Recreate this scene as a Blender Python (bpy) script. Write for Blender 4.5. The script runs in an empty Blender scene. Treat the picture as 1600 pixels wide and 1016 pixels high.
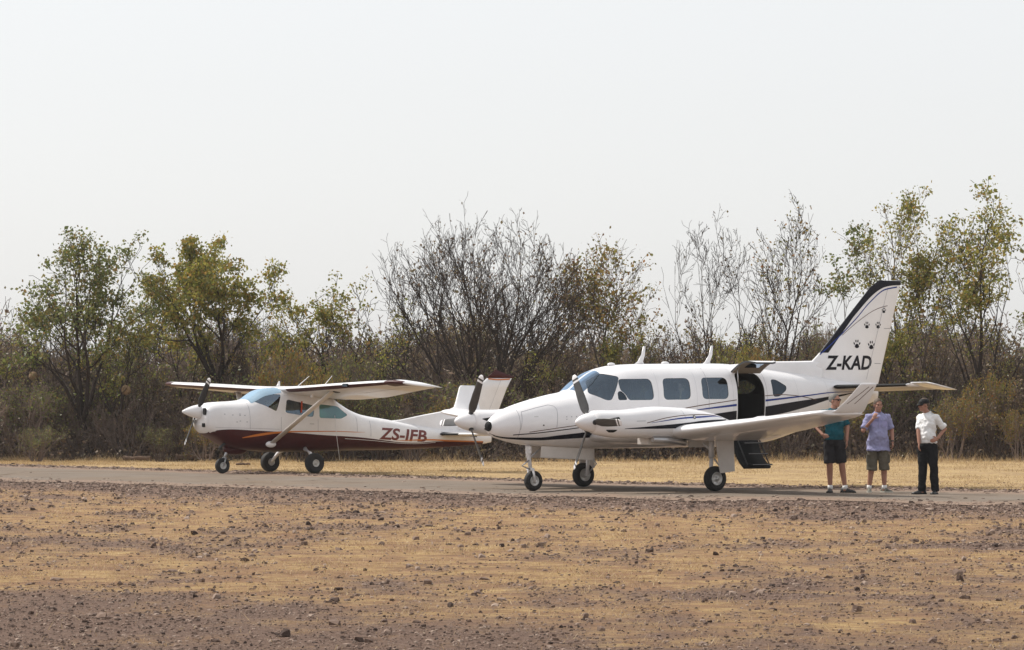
import bpy, bmesh, math, random
import numpy as np
from mathutils import Vector, Matrix

R = math.radians
scn = bpy.context.scene
COL = scn.collection

# ------------------------------------------------------------------ camera
cam_d = bpy.data.cameras.new('camera')
cam = bpy.data.objects.new('camera', cam_d)
COL.objects.link(cam)
cam_d.sensor_width = 36.0
cam_d.lens = 127.1
cam_d.clip_start = 0.5
cam_d.clip_end = 4000
cam.location = (0, 0, 1.68)
cam.rotation_euler = (R(90) + math.atan(118 / 5650), 0, 0)
scn.camera = cam

# ------------------------------------------------------------------ sky and sun
SUN_EL, SUN_DIR = R(52), Vector((-0.90, 0.44, 0)).normalized()
world = bpy.data.worlds.new('World')
scn.world = world
world.use_nodes = True
wn, wl = world.node_tree.nodes, world.node_tree.links
wn.clear()
out = wn.new('ShaderNodeOutputWorld')
bg = wn.new('ShaderNodeBackground')
sky = wn.new('ShaderNodeTexSky')
sky.sky_type = 'NISHITA'
sky.sun_disc = False
sky.sun_elevation = SUN_EL
sky.sun_rotation = math.atan2(SUN_DIR.x, SUN_DIR.y)
sky.dust_density = 2.0
sky.air_density = 1.0
hs = wn.new('ShaderNodeHueSaturation')
hs.inputs['Saturation'].default_value = 0.40
mixw = wn.new('ShaderNodeMix')
mixw.data_type = 'RGBA'
mixw.inputs[0].default_value = 0.60
mixw.inputs[7].default_value = (7.15, 7.15, 7.18, 1)     # even milky overcast of dust in the air
wl.new(sky.outputs[0], hs.inputs['Color'])
wl.new(hs.outputs[0], mixw.inputs[6])
wl.new(mixw.outputs[2], bg.inputs[0])
bg.inputs[1].default_value = 0.145
wl.new(bg.outputs[0], out.inputs[0])

sun_d = bpy.data.lights.new('sun', 'SUN')
sun_d.energy = 4.6
sun_d.angle = R(0.6)
sun_d.color = (1.0, 0.95, 0.87)
sun = bpy.data.objects.new('sun', sun_d)
COL.objects.link(sun)
sd = SUN_DIR * math.cos(SUN_EL) + Vector((0, 0, math.sin(SUN_EL)))
sun.rotation_euler = sd.to_track_quat('Z', 'Y').to_euler()
sun.location = sd * 200

scn.cycles.use_denoising = True
vs = scn.view_settings
vs.view_transform = 'Standard'
vs.look = 'None'
vs.exposure = 0.0
vs.gamma = 1.0
vs.use_curve_mapping = False

# ------------------------------------------------------------------ materials
MATS = {}
def mat(name, color, rough=0.6, metal=0.0, var=0.0, scale=8.0, coat=0.0, bump=0.0, bscale=60.0, spec=0.5):
    if name in MATS: return MATS[name]
    m = bpy.data.materials.new(name); m.use_nodes = True
    nt = m.node_tree; b = nt.nodes['Principled BSDF']
    b.inputs['Base Color'].default_value = (*color, 1)
    b.inputs['Roughness'].default_value = rough
    b.inputs['Metallic'].default_value = metal
    b.inputs['Coat Weight'].default_value = coat
    b.inputs['Specular IOR Level'].default_value = spec
    tc = nt.nodes.new('ShaderNodeTexCoord')
    if var > 0:
        n = nt.nodes.new('ShaderNodeTexNoise'); n.inputs['Scale'].default_value = scale
        n.inputs['Detail'].default_value = 6; n.inputs['Roughness'].default_value = 0.65
        r = nt.nodes.new('ShaderNodeValToRGB')
        r.color_ramp.elements[0].position = 0.3; r.color_ramp.elements[1].position = 0.7
        r.color_ramp.elements[0].color = (*[c * (1 - var) for c in color], 1)
        r.color_ramp.elements[1].color = (*[min(1, c * (1 + var * 0.5)) for c in color], 1)
        nt.links.new(tc.outputs['Object'], n.inputs['Vector'])
        nt.links.new(n.outputs['Fac'], r.inputs[0])
        nt.links.new(r.outputs[0], b.inputs['Base Color'])
    if bump > 0:
        n2 = nt.nodes.new('ShaderNodeTexNoise'); n2.inputs['Scale'].default_value = bscale
        n2.inputs['Detail'].default_value = 5
        bp = nt.nodes.new('ShaderNodeBump'); bp.inputs['Strength'].default_value = bump
        bp.inputs['Distance'].default_value = 0.02
        nt.links.new(tc.outputs['Object'], n2.inputs['Vector'])
        nt.links.new(n2.outputs['Fac'], bp.inputs['Height'])
        nt.links.new(bp.outputs[0], b.inputs['Normal'])
    MATS[name] = m
    return m

def glass_mat(name, tint, refl=0.12, rough=0.03, diffuse=None, dmix=0.0):
    if name in MATS: return MATS[name]
    m = bpy.data.materials.new(name); m.use_nodes = True
    nt = m.node_tree; N = nt.nodes; N.clear()
    o = N.new('ShaderNodeOutputMaterial')
    t = N.new('ShaderNodeBsdfTransparent'); t.inputs[0].default_value = (*tint, 1)
    g = N.new('ShaderNodeBsdfGlossy'); g.inputs['Roughness'].default_value = rough
    g.inputs['Color'].default_value = (0.66, 0.82, 1, 1)
    fr = N.new('ShaderNodeFresnel'); fr.inputs[0].default_value = 1.5
    mm = N.new('ShaderNodeMath'); mm.operation = 'ADD'; mm.inputs[1].default_value = refl; mm.use_clamp = True
    nt.links.new(fr.outputs[0], mm.inputs[0])
    mx = N.new('ShaderNodeMixShader')
    base = t
    if diffuse:
        d = N.new('ShaderNodeBsdfTranslucent'); d.inputs[0].default_value = (*diffuse, 1)
        d2 = N.new('ShaderNodeBsdfDiffuse'); d2.inputs[0].default_value = (*diffuse, 1)
        ad = N.new('ShaderNodeMixShader'); ad.inputs[0].default_value = 0.5
        nt.links.new(d.outputs[0], ad.inputs[1]); nt.links.new(d2.outputs[0], ad.inputs[2])
        m2 = N.new('ShaderNodeMixShader'); m2.inputs[0].default_value = dmix
        nt.links.new(t.outputs[0], m2.inputs[1]); nt.links.new(ad.outputs[0], m2.inputs[2])
        base = m2
    nt.links.new(mm.outputs[0], mx.inputs[0])
    nt.links.new(base.outputs[0], mx.inputs[1]); nt.links.new(g.outputs[0], mx.inputs[2])
    nt.links.new(mx.outputs[0], o.inputs[0])
    MATS[name] = m
    return m

def leaf_mat(name, cols, trans=0.55):
    m = bpy.data.materials.new(name); m.use_nodes = True
    nt = m.node_tree; N = nt.nodes; N.clear()
    o = N.new('ShaderNodeOutputMaterial')
    g = N.new('ShaderNodeNewGeometry'); r = N.new('ShaderNodeValToRGB')
    r.color_ramp.interpolation = 'LINEAR'
    els = r.color_ramp.elements
    while len(els) < len(cols): els.new(0.5)
    for i, c in enumerate(cols):
        els[i].position = i / (len(cols) - 1); els[i].color = (*c, 1)
    nt.links.new(g.outputs['Random Per Island'], r.inputs[0])
    d = N.new('ShaderNodeBsdfDiffuse'); t = N.new('ShaderNodeBsdfTranslucent')
    mx = N.new('ShaderNodeMixShader'); mx.inputs[0].default_value = trans
    gl = N.new('ShaderNodeBsdfGlossy'); gl.inputs['Roughness'].default_value = 0.45
    mx2 = N.new('ShaderNodeMixShader'); mx2.inputs[0].default_value = 0.03
    nt.links.new(r.outputs[0], d.inputs[0]); nt.links.new(r.outputs[0], t.inputs[0])
    nt.links.new(d.outputs[0], mx.inputs[1]); nt.links.new(t.outputs[0], mx.inputs[2])
    nt.links.new(mx.outputs[0], mx2.inputs[1]); nt.links.new(gl.outputs[0], mx2.inputs[2])
    nt.links.new(mx2.outputs[0], o.inputs[0])
    return m

def ramp_mat(name, cols, rough=0.9):
    """colour differs from piece to piece (stones, straws)"""
    m = bpy.data.materials.new(name); m.use_nodes = True
    nt = m.node_tree; b = nt.nodes['Principled BSDF']
    b.inputs['Roughness'].default_value = rough
    b.inputs['Specular IOR Level'].default_value = 0.25
    g = nt.nodes.new('ShaderNodeNewGeometry'); r = nt.nodes.new('ShaderNodeValToRGB')
    els = r.color_ramp.elements
    while len(els) < len(cols): els.new(0.5)
    for i, c in enumerate(cols):
        els[i].position = i / (len(cols) - 1); els[i].color = (*c, 1)
    nt.links.new(g.outputs['Random Per Island'], r.inputs[0])
    nt.links.new(r.outputs[0], b.inputs['Base Color'])
    return m

WHITE = mat('white_aircraft_paint', (0.80, 0.79, 0.80), 0.28, 0, 0.05, 2.5, coat=0.5)
WHITE2 = mat('aged_white_paint', (0.76, 0.75, 0.76), 0.36, 0, 0.08, 3.0, coat=0.3)
NAVY = mat('navy_black_paint', (0.006, 0.006, 0.012), 0.45, spec=0.2)
BLUE = mat('blue_paint', (0.012, 0.035, 0.22), 0.4, spec=0.25)
BROWN = mat('bronze_paint', (0.10, 0.05, 0.03), 0.4, spec=0.25)
MAROON = mat('maroon_paint', (0.055, 0.008, 0.009), 0.4, 0, 0.2, 5, spec=0.22)
ORANGE = mat('orange_paint', (0.55, 0.16, 0.02), 0.4)
BLACKBOOT = mat('black_rubber', (0.010, 0.010, 0.011), 0.7, spec=0.2)
TYRE = mat('tyre_rubber', (0.016, 0.015, 0.015), 0.8, 0, 0.3, 14)
RIM = mat('wheel_alloy', (0.55, 0.54, 0.52), 0.4, 0.5)
STEEL = mat('gear_steel', (0.45, 0.45, 0.46), 0.35, 0.7)
DARKM = mat('dark_metal', (0.04, 0.04, 0.042), 0.5, 0.3)
PROP = mat('propeller_grey', (0.085, 0.082, 0.08), 0.36, 0.55, 0.2, 10)
PROPB = mat('propeller_black', (0.02, 0.02, 0.022), 0.4, 0.1)
SEAM = mat('panel_seam', (0.33, 0.33, 0.36), 0.6)
INTER = mat('cabin_lining', (0.055, 0.045, 0.038), 0.85)
SEATM = mat('cabin_seat_leather', (0.025, 0.022, 0.022), 0.6)
HOLESHADE = mat('opening_shade_black', (0.008, 0.008, 0.008), 0.9)  # near black, painted for the shade inside inlets and gear bays
HATCHIN = mat('hatch_lining', (0.20, 0.165, 0.125), 0.8)
TANM = mat('tan_off_white_paint', (0.62, 0.58, 0.54), 0.5, 0, 0.1, 4)  # off-white leaning to tan, for elevators, gear doors and wing struts
GLASS = glass_mat('cabin_glass', (0.42, 0.51, 0.60), 0.095)
GLASS_AFT = glass_mat('dark_glass', (0.08, 0.10, 0.12), 0.02)
SCREEN = glass_mat('windscreen_glass', (0.55, 0.68, 0.74), 0.16)
GREENGL = glass_mat('green_glass', (0.35, 0.62, 0.55), 0.06, diffuse=(0.25, 0.62, 0.52), dmix=0.45)  # green tint; the diffuse share stands in for light seen through the cabin
PALESCR = glass_mat('sky_painted_windscreen', (0.6, 0.8, 0.92), 0.22, diffuse=(0.62, 0.84, 0.95), dmix=0.55)  # pale blue diffuse stands in for bright sky reflected in the glass
SKIN = mat('skin', (0.34, 0.165, 0.11), 0.55, 0, 0.08, 20)

# ------------------------------------------------------------------ object helpers
def link(name, me, parent=None, m=None):
    o = bpy.data.objects.new(name, me); COL.objects.link(o)
    if m is not None:
        for k in (m if isinstance(m, (list, tuple)) else [m]): me.materials.append(k)
    if parent is not None: o.parent = parent
    return o
def tag(o, label=None, cat=None, group=None, kind=None):
    if label: o['label'] = label
    if cat: o['category'] = cat
    if group: o['group'] = group
    if kind: o['kind'] = kind
    return o
def empty(name, loc=(0, 0, 0), rz=0.0, label=None, cat=None, group=None):
    o = bpy.data.objects.new(name, None); COL.objects.link(o)
    o.location = loc; o.rotation_euler = (0, 0, rz); o.empty_display_size = 0.2
    return tag(o, label, cat, group)
def np_mesh(name, V, F, smooth=False):
    V = np.ascontiguousarray(V, dtype=np.float32).reshape(-1, 3)
    F = np.ascontiguousarray(F, dtype=np.int32); k = F.shape[1]
    me = bpy.data.meshes.new(name)
    me.vertices.add(len(V)); me.vertices.foreach_set('co', V.ravel())
    me.loops.add(F.size); me.loops.foreach_set('vertex_index', F.ravel())
    me.polygons.add(len(F))
    me.polygons.foreach_set('loop_start', np.arange(len(F), dtype=np.int32) * k)
    me.polygons.foreach_set('loop_total', np.full(len(F), k, dtype=np.int32))
    me.polygons.foreach_set('use_smooth', np.full(len(F), smooth, dtype=bool))
    me.update(calc_edges=True)
    return me

class MB:
    def __init__(s): s.v, s.f, s.sm = [], [], []
    def add(s, V, F, smooth=True):
        n = len(s.v); s.v += [tuple(p) for p in V]
        s.f += [tuple(i + n for i in f) for f in F]; s.sm += [smooth] * len(F)
        return s
    def grid(s, rows, closed=False, smooth=True, cap0=False, cap1=False):
        m = len(rows[0]); V = [p for r in rows for p in r]; F = []
        for i in range(len(rows) - 1):
            for j in range(m if closed else m - 1):
                a, b = i * m + j, i * m + (j + 1) % m
                F.append((a, b, b + m, a + m))
        s.add(V, F, smooth)
        n = len(s.v) - len(V)
        if cap0: s.f.append(tuple(n + j for j in range(m))[::-1]); s.sm.append(False)
        if cap1: s.f.append(tuple(n + (len(rows) - 1) * m + j for j in range(m))); s.sm.append(False)
        return s
    def box(s, c, size, rot=None):
        x, y, z = [k / 2 for k in size]
        V = [Vector(p) for p in ((-x, -y, -z), (x, -y, -z), (x, y, -z), (-x, y, -z), (-x, -y, z), (x, -y, z), (x, y, z), (-x, y, z))]
        if rot is not None: V = [rot @ p for p in V]
        V = [p + Vector(c) for p in V]
        return s.add(V, [(0, 3, 2, 1), (4, 5, 6, 7), (0, 1, 5, 4), (1, 2, 6, 5), (2, 3, 7, 6), (3, 0, 4, 7)], False)
    def tube(s, pts, rad, n=10, flat=1.0, cap=True):
        pts = [Vector(p) for p in pts]
        if not isinstance(rad, (list, tuple)): rad = [rad] * len(pts)
        rows = []
        for i, p in enumerate(pts):
            d = (pts[min(i + 1, len(pts) - 1)] - pts[max(i - 1, 0)]).normalized()
            a = Vector((0, 1, 0)) if abs(d.y) < 0.9 else Vector((1, 0, 0))
            u = d.cross(a).normalized(); w = d.cross(u)
            rows.append([p + (u * math.cos(2 * math.pi * k / n) * flat + w * math.sin(2 * math.pi * k / n)) * rad[i] for k in range(n)])
        return s.grid(rows, True, True, cap, cap)
    def lathe(s, prof, n=24, axis='x', c=(0, 0, 0), a0=0.0, smooth=True):
        rows = []
        for (h, r) in prof:
            row = []
            for k in range(n):
                a = a0 + 2 * math.pi * k / n
                p = {'x': (h, r * math.cos(a), r * math.sin(a)), 'y': (r * math.cos(a), h, r * math.sin(a)), 'z': (r * math.cos(a), r * math.sin(a), h)}[axis]
                row.append((p[0] + c[0], p[1] + c[1], p[2] + c[2]))
            rows.append(row)
        return s.grid(rows, True, smooth)
    def ell(s, c, r, nu=14, nv=9, rot=None):
        rows = []
        for i in range(nv + 1):
            t = math.pi * i / nv
            row = []
            for k in range(nu):
                a = 2 * math.pi * k / nu
                p = Vector((r[0] * math.sin(t) * math.cos(a), r[1] * math.sin(t) * math.sin(a), -r[2] * math.cos(t)))
                if rot is not None: p = rot @ p
                row.append(p + Vector(c))
            rows.append(row)
        return s.grid(rows, True, True)
    def build(s, name, m, parent=None, bevel=0.0, merge=True):
        me = bpy.data.meshes.new(name)
        me.from_pydata([tuple(p) for p in s.v], [], s.f)
        me.polygons.foreach_set('use_smooth', s.sm)
        bm = bmesh.new(); bm.from_mesh(me)
        if merge: bmesh.ops.remove_doubles(bm, verts=bm.verts, dist=1e-5)
        bmesh.ops.recalc_face_normals(bm, faces=bm.faces)
        if bevel: bmesh.ops.bevel(bm, geom=[e for e in bm.edges if len(e.link_faces) == 2 and e.calc_face_angle(0) > 0.6], offset=bevel, segments=2, affect='EDGES')
        bm.to_mesh(me); bm.free()
        return link(name, me, parent, m)

def apply_mods(o):
    bpy.context.view_layer.update()
    dg = bpy.context.evaluated_depsgraph_get()
    me = bpy.data.meshes.new_from_object(o.evaluated_get(dg), depsgraph=dg)
    old = o.data; o.modifiers.clear(); o.data = me
    bpy.data.meshes.remove(old)

# monotone-ish smooth interpolation of station tables
def smooth_interp(xs, ys, x):
    xs = np.asarray(xs, float); ys = np.asarray(ys, float); x = np.asarray(x, float)
    d = np.diff(ys) / np.diff(xs); m = np.zeros(len(xs))
    m[0], m[-1] = d[0], d[-1]
    for i in range(1, len(xs) - 1):
        if d[i - 1] * d[i] > 0:
            w1 = 2 * (xs[i + 1] - xs[i]) + (xs[i] - xs[i - 1]); w2 = (xs[i + 1] - xs[i]) + 2 * (xs[i] - xs[i - 1])
            m[i] = (w1 + w2) / (w1 / d[i - 1] + w2 / d[i])
    i = np.clip(np.searchsorted(xs, x) - 1, 0, len(xs) - 2)
    h = xs[i + 1] - xs[i]; t = np.clip((x - xs[i]) / h, 0, 1)
    return ((1 + 2 * t) * (1 - t) ** 2) * ys[i] + t * (1 - t) ** 2 * h * m[i] + t * t * (3 - 2 * t) * ys[i + 1] + t * t * (t - 1) * h * m[i + 1]

class Body:
    """a lofted streamlined body: table rows x, top z, bottom z, half width, exponent"""
    def __init__(s, table, y0=0.0, zc=0.48):
        t = np.array(table, float); s.x = t[:, 0]; s.t = t; s.y0 = y0; s.zcf = zc
    def at(s, x):
        v = [smooth_interp(s.x, s.t[:, k], x) for k in (1, 2, 3, 4)]
        return v
    def ring(s, x, n, shrink=0.0):
        zt, zb, w, e = [float(k) for k in s.at(x)]
        zt -= shrink; zb += shrink; w = max(w - shrink, 0.01)
        zc = zb + s.zcf * (zt - zb); out = []
        for k in range(n):
            a = 2 * math.pi * k / n; c, q = math.cos(a), math.sin(a)
            h = (zt - zc) if q > 0 else (zc - zb)
            out.append((x, s.y0 + w * math.copysign(abs(c) ** (2 / e), c), zc + h * math.copysign(abs(q) ** (2 / e), q)))
        return out
    def side(s, x, z, off=0.0):
        """distance from the body's centre plane to its skin at x, z"""
        zt, zb, w, e = s.at(x)
        zc = zb + s.zcf * (zt - zb)
        h = np.where(z > zc, zt - zc, zc - zb)
        u = np.clip(np.abs(z - zc) / np.maximum(h, 1e-4), 0, 0.9995)
        return w * (1 - u ** e) ** (1 / e) + off
    def top(s, x, y, off=0.0):
        zt, zb, w, e = s.at(x)
        zc = zb + s.zcf * (zt - zb)
        return zc + (zt - zc) * (1 - np.clip(np.abs(y - s.y0) / w, 0, 0.999) ** e) ** (1 / e) + off
    def xs(s, step=0.06):
        return np.linspace(s.x[0], s.x[-1], int((s.x[-1] - s.x[0]) / step) + 1)
    def normals(s, me, smooth=True): pass

def loft_mesh(body, n=72, step=0.06, shrink=0.0, x0=None, x1=None):
    mb = MB()
    xs = [x for x in body.xs(step) if (x0 is None or x >= x0) and (x1 is None or x <= x1)]
    mb.grid([body.ring(float(x), n, shrink) for x in xs], True, True, True, True)
    return mb

def poly2d_mesh(poly, step):
    """fill an outline in a 2D plane and slice it finely so that it can be laid on a curved skin"""
    bm = bmesh.new()
    if isinstance(poly, bpy.types.Mesh): bm.from_mesh(poly)
    else:
        vs_ = [bm.verts.new((p[0], p[1], 0)) for p in poly]
        bm.faces.new(vs_)
        bmesh.ops.triangulate(bm, faces=bm.faces[:])
    xs = [v.co.x for v in bm.verts]; zs = [v.co.y for v in bm.verts]
    for ax, lo, hi in ((0, min(xs), max(xs)), (1, min(zs), max(zs))):
        k = int((hi - lo) / step)
        for i in range(1, k + 1):
            co = [0, 0, 0]; co[ax] = lo + (hi - lo) * i / (k + 1)
            no = [0, 0, 0]; no[ax] = 1
            bmesh.ops.bisect_plane(bm, geom=bm.verts[:] + bm.edges[:] + bm.faces[:], plane_co=co, plane_no=no, dist=1e-6)
    return bm

def decal(name, poly, surf, m, parent, step=0.08, thick=0.0, smooth=True):
    """lay a thin painted piece (outline in the side view) on a skin given by surf(x, z) -> point"""
    bm = poly2d_mesh(poly, step)
    for v in bm.verts:
        v.co = surf(v.co.x, v.co.y)
    bmesh.ops.remove_doubles(bm, verts=bm.verts, dist=1e-5)
    bmesh.ops.recalc_face_normals(bm, faces=bm.faces)
    for f in bm.faces: f.smooth = smooth
    me = bpy.data.meshes.new(name); bm.to_mesh(me); bm.free()
    return link(name, me, parent, m)
def skin_left(body, off=0.003):
    return lambda x, z: (x, body.y0 - float(body.side(x, z, off)), z)
def skin_right(body, off=0.003):
    return lambda x, z: (x, body.y0 + float(body.side(x, z, off)), z)
def dense(pts, k=8):
    """smooth curve through points in x"""
    p = np.array(pts, float); x = np.linspace(p[0, 0], p[-1, 0], max(2, (len(p) - 1) * k))
    return list(zip(x, smooth_interp(p[:, 0], p[:, 1], x)))
def band(top, bot): return dense(top) + dense(bot)[::-1]
def line_band(pts, w): 
    d = dense(pts); return [(x, z + w / 2) for x, z in d] + [(x, z - w / 2) for x, z in d[::-1]]
def rounded(pts, r=0.09, k=5):
    out = []; n = len(pts)
    for i in range(n):
        p, a, b = Vector(pts[i]), Vector(pts[i - 1]), Vector(pts[(i + 1) % n])
        ra = min(r, (a - p).length * 0.45, (b - p).length * 0.45)
        s, e = p + (a - p).normalized() * ra, p + (b - p).normalized() * ra
        for j in range(k + 1):
            t = j / k
            q = s * (1 - t) ** 2 + p * 2 * t * (1 - t) + e * t * t
            out.append((q.x, q.y))
    return out
def grow(poly, d):
    c = Vector((sum(p[0] for p in poly) / len(poly), sum(p[1] for p in poly) / len(poly)))
    return [tuple(c + (Vector(p) - c) * (1 + d / max((Vector(p) - c).length, 1e-3))) for p in poly]

def prism(mb, poly, y0, y1):
    n = len(poly)
    V = [(x, y0, z) for x, z in poly] + [(x, y1, z) for x, z in poly]
    F = [tuple(range(n))[::-1], tuple(range(n, 2 * n))] + [(i, (i + 1) % n, (i + 1) % n + n, i + n) for i in range(n)]
    mb.add(V, F, False)

def cut(o, prisms):
    mb = MB()
    for poly, y0, y1 in prisms: prism(mb, poly, y0, y1)
    c = mb.build('cutter', [INTER, INTER], None)
    for p in c.data.polygons: p.material_index = 1
    c.parent = o.parent
    md = o.modifiers.new('b', 'BOOLEAN'); md.operation = 'DIFFERENCE'; md.solver = 'EXACT'; md.use_self = True; md.object = c
    apply_mods(o)
    me = c.data; bpy.data.objects.remove(c); bpy.data.meshes.remove(me)

def shell(body, name, parent, outer_m, inner_m, holes, n=80, step=0.06, t=0.03, ix0=0, ix1=1):
    """hollow fuselage skin: outer loft plus an inner cavity, with openings cut through it"""
    o = loft_mesh(body, n, step).build(name, [outer_m, inner_m], parent)
    mb = MB(); xs = np.linspace(ix0, ix1, 36)
    mb.grid([body.ring(float(x), 48, t) for x in xs], True, True, True, True)
    c = mb.build('cavity', [inner_m, inner_m], None)
    for p in c.data.polygons: p.material_index = 1
    c.parent = o.parent
    md = o.modifiers.new('b', 'BOOLEAN'); md.operation = 'DIFFERENCE'; md.solver = 'EXACT'; md.use_self = True; md.object = c
    apply_mods(o)
    me = c.data; bpy.data.objects.remove(c); bpy.data.meshes.remove(me)
    if holes: cut(o, holes)
    # exact skin normals keep the paint smooth round the openings
    me = o.data
    co = np.zeros(len(me.vertices) * 3); me.vertices.foreach_get('co', co); co = co.reshape(-1, 3)
    nrm = np.zeros(len(me.vertices) * 3); me.vertices.foreach_get('normal', nrm); nrm = nrm.reshape(-1, 3).copy()
    x, y, z = co.T
    e = 1e-3
    def fld(x, y, z):
        zt, zb, w, ex = body.at(x); zc = zb + body.zcf * (zt - zb)
        h = np.where(z > zc, zt - zc, zc - zb)
        return np.abs((y - body.y0) / np.maximum(w, .01)) ** ex + np.abs((z - zc) / np.maximum(h, .01)) ** ex - 1
    g = np.stack([fld(x + e, y, z) - fld(x - e, y, z), fld(x, y + e, z) - fld(x, y - e, z), fld(x, y, z + e) - fld(x, y, z - e)], 1)
    g /= np.maximum(np.linalg.norm(g, axis=1, keepdims=True), 1e-9)
    outer = (np.abs(fld(x, y, z)) < 0.03) & (x > body.x[0] + .02) & (x < body.x[-1] - .02)
    mi = np.zeros(len(me.polygons), dtype=np.int32); me.polygons.foreach_get('material_index', mi)
    loops = np.zeros(len(me.loops), dtype=np.int32); me.loops.foreach_get('vertex_index', loops)
    ls = np.zeros(len(me.polygons), dtype=np.int32); me.polygons.foreach_get('loop_start', ls)
    lt = np.zeros(len(me.polygons), dtype=np.int32); me.polygons.foreach_get('loop_total', lt)
    pn = np.zeros(len(me.polygons) * 3); me.polygons.foreach_get('normal', pn); pn = pn.reshape(-1, 3)
    L = np.repeat(pn, lt, axis=0)
    lm = np.repeat(mi, lt); use = outer[loops] & (lm == 0)
    L[use] = g[loops[use]]
    me.polygons.foreach_set('use_smooth', np.ones(len(me.polygons), dtype=bool))
    me.normals_split_custom_set(L.tolist())
    return o

def naca(t, n=14, camber=0.02):
    up, lo = [], []
    for i in range(n + 1):
        x = 0.5 * (1 - math.cos(math.pi * i / n))
        yt = 5 * t * (0.2969 * math.sqrt(x) - 0.126 * x - 0.3516 * x * x + 0.2843 * x ** 3 - 0.1015 * x ** 4)
        yc = camber * 4 * x * (1 - x)
        up.append((x, yc + yt)); lo.append((x, yc - yt))
    return up[::-1] + lo[1:]          # TE upper -> LE -> TE lower
def section(sec, n=14, off=0.0, camber=0.02):
    """sec = (span, xLE, zLE, chord, zTE, thickness)"""
    s, x, z, c, zt, t = sec
    P = [(x + u * c, z + (zt - z) * u + v * c) for u, v in naca(t, n, camber)]
    if off:
        Q = []
        for i in range(len(P)):
            p, q = P[max(i - 1, 0)], P[min(i + 1, len(P) - 1)]
            dx, dz = q[0] - p[0], q[1] - p[1]; l = math.hypot(dx, dz) or 1
            Q.append((P[i][0] + dz / l * off, P[i][1] - dx / l * off))
        P = Q
    return P
def wing_part(name, secs, m, parent, side=-1, vertical=False, a=None, b=None, off=0.0, n=14, camber=0.02):
    rows = []
    for sc in secs:
        pts = section(sc, n, off, camber)
        if a is not None: pts = pts[a:b]
        if vertical: rows.append([(x, zz, sc[0]) for x, zz in pts])
        else: rows.append([(x, side * sc[0], zz) for x, zz in pts])
    mb = MB(); closed = a is None
    mb.grid(rows, closed, True, closed, closed)
    return mb.build(name, m, parent)
def lerp_secs(s0, s1, k):
    return [tuple(a + (b - a) * i / k for a, b in zip(s0, s1)) for i in range(k + 1)]

def text_mesh(body, size=1.0, shear=0.0, bold=0.0, sx=1.0):
    cu = bpy.data.curves.new('t', 'FONT'); cu.body = body; cu.size = size; cu.shear = shear; cu.offset = bold
    cu.resolution_u = 4; cu.space_character = 1.02
    o = bpy.data.objects.new('t', cu); COL.objects.link(o)
    dg = bpy.context.evaluated_depsgraph_get()
    me = bpy.data.meshes.new_from_object(o.evaluated_get(dg), depsgraph=dg)
    bpy.data.objects.remove(o); bpy.data.curves.remove(cu)
    return me
def fit_text(body, quad, shear, bold):
    """lettering scaled to x0,x1,z0,z1; quad = lower left, upper left(z only), lower right"""
    me = text_mesh(body, 1.0, shear, bold)
    co = np.zeros(len(me.vertices) * 3); me.vertices.foreach_get('co', co); co = co.reshape(-1, 3)
    mn, mx = co.min(0), co.max(0)
    x0, x1, z0, z1, slope = quad
    co[:, 0] = x0 + (co[:, 0] - mn[0]) / (mx[0] - mn[0]) * (x1 - x0)
    co[:, 1] = z0 + (co[:, 1] - mn[1]) / (mx[1] - mn[1]) * (z1 - z0) + slope * (co[:, 0] - x0)
    co[:, 2] = 0
    me.vertices.foreach_set('co', co.ravel())
    return me

# ------------------------------------------------------------------ parts shared by both aircraft
def wheel(parent, c, r, w, hub=0.5):
    """tyre and rim under a landing gear; axis across the aircraft"""
    prof = []
    for k in range(13):
        a = -math.pi * 0.5 + math.pi * k / 12 * 1.0
        sx, sr = math.sin(a), math.cos(a)
        prof.append((w / 2 * math.copysign(abs(sx) ** 0.75, sx), r * (1 - 0.36) + r * 0.36 * abs(sr) ** 0.7))
    prof = [(-w * .36, r * hub)] + prof + [(w * .36, r * hub)]
    t = MB().lathe(prof, 32, 'y', c).build('tyre', TYRE, parent)
    k = r * hub
    rp = [(-w * .40, 0.0), (-w * .40, k * .25), (-w * .31, k * .3), (-w * .27, k * .75), (-w * .40, k * .86), (-w * .40, k * 1.02), (-w * .25, k * 1.04),
          (w * .25, k * 1.04), (w * .40, k * 1.02), (w * .40, k * .86), (w * .27, k * .75), (w * .31, k * .3), (w * .40, k * .25), (w * .40, 0.0)]
    mb = MB().lathe(rp, 24, 'y', c)
    for q in range(5):
        a = q * math.pi * .4
        mb.ell((c[0] + k * .52 * math.cos(a), c[1] - w * .3, c[2] + k * .52 * math.sin(a)), (k * .1, w * .05, k * .1), 6, 4)
    mb.build('rim', RIM, parent)
    return t

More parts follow.
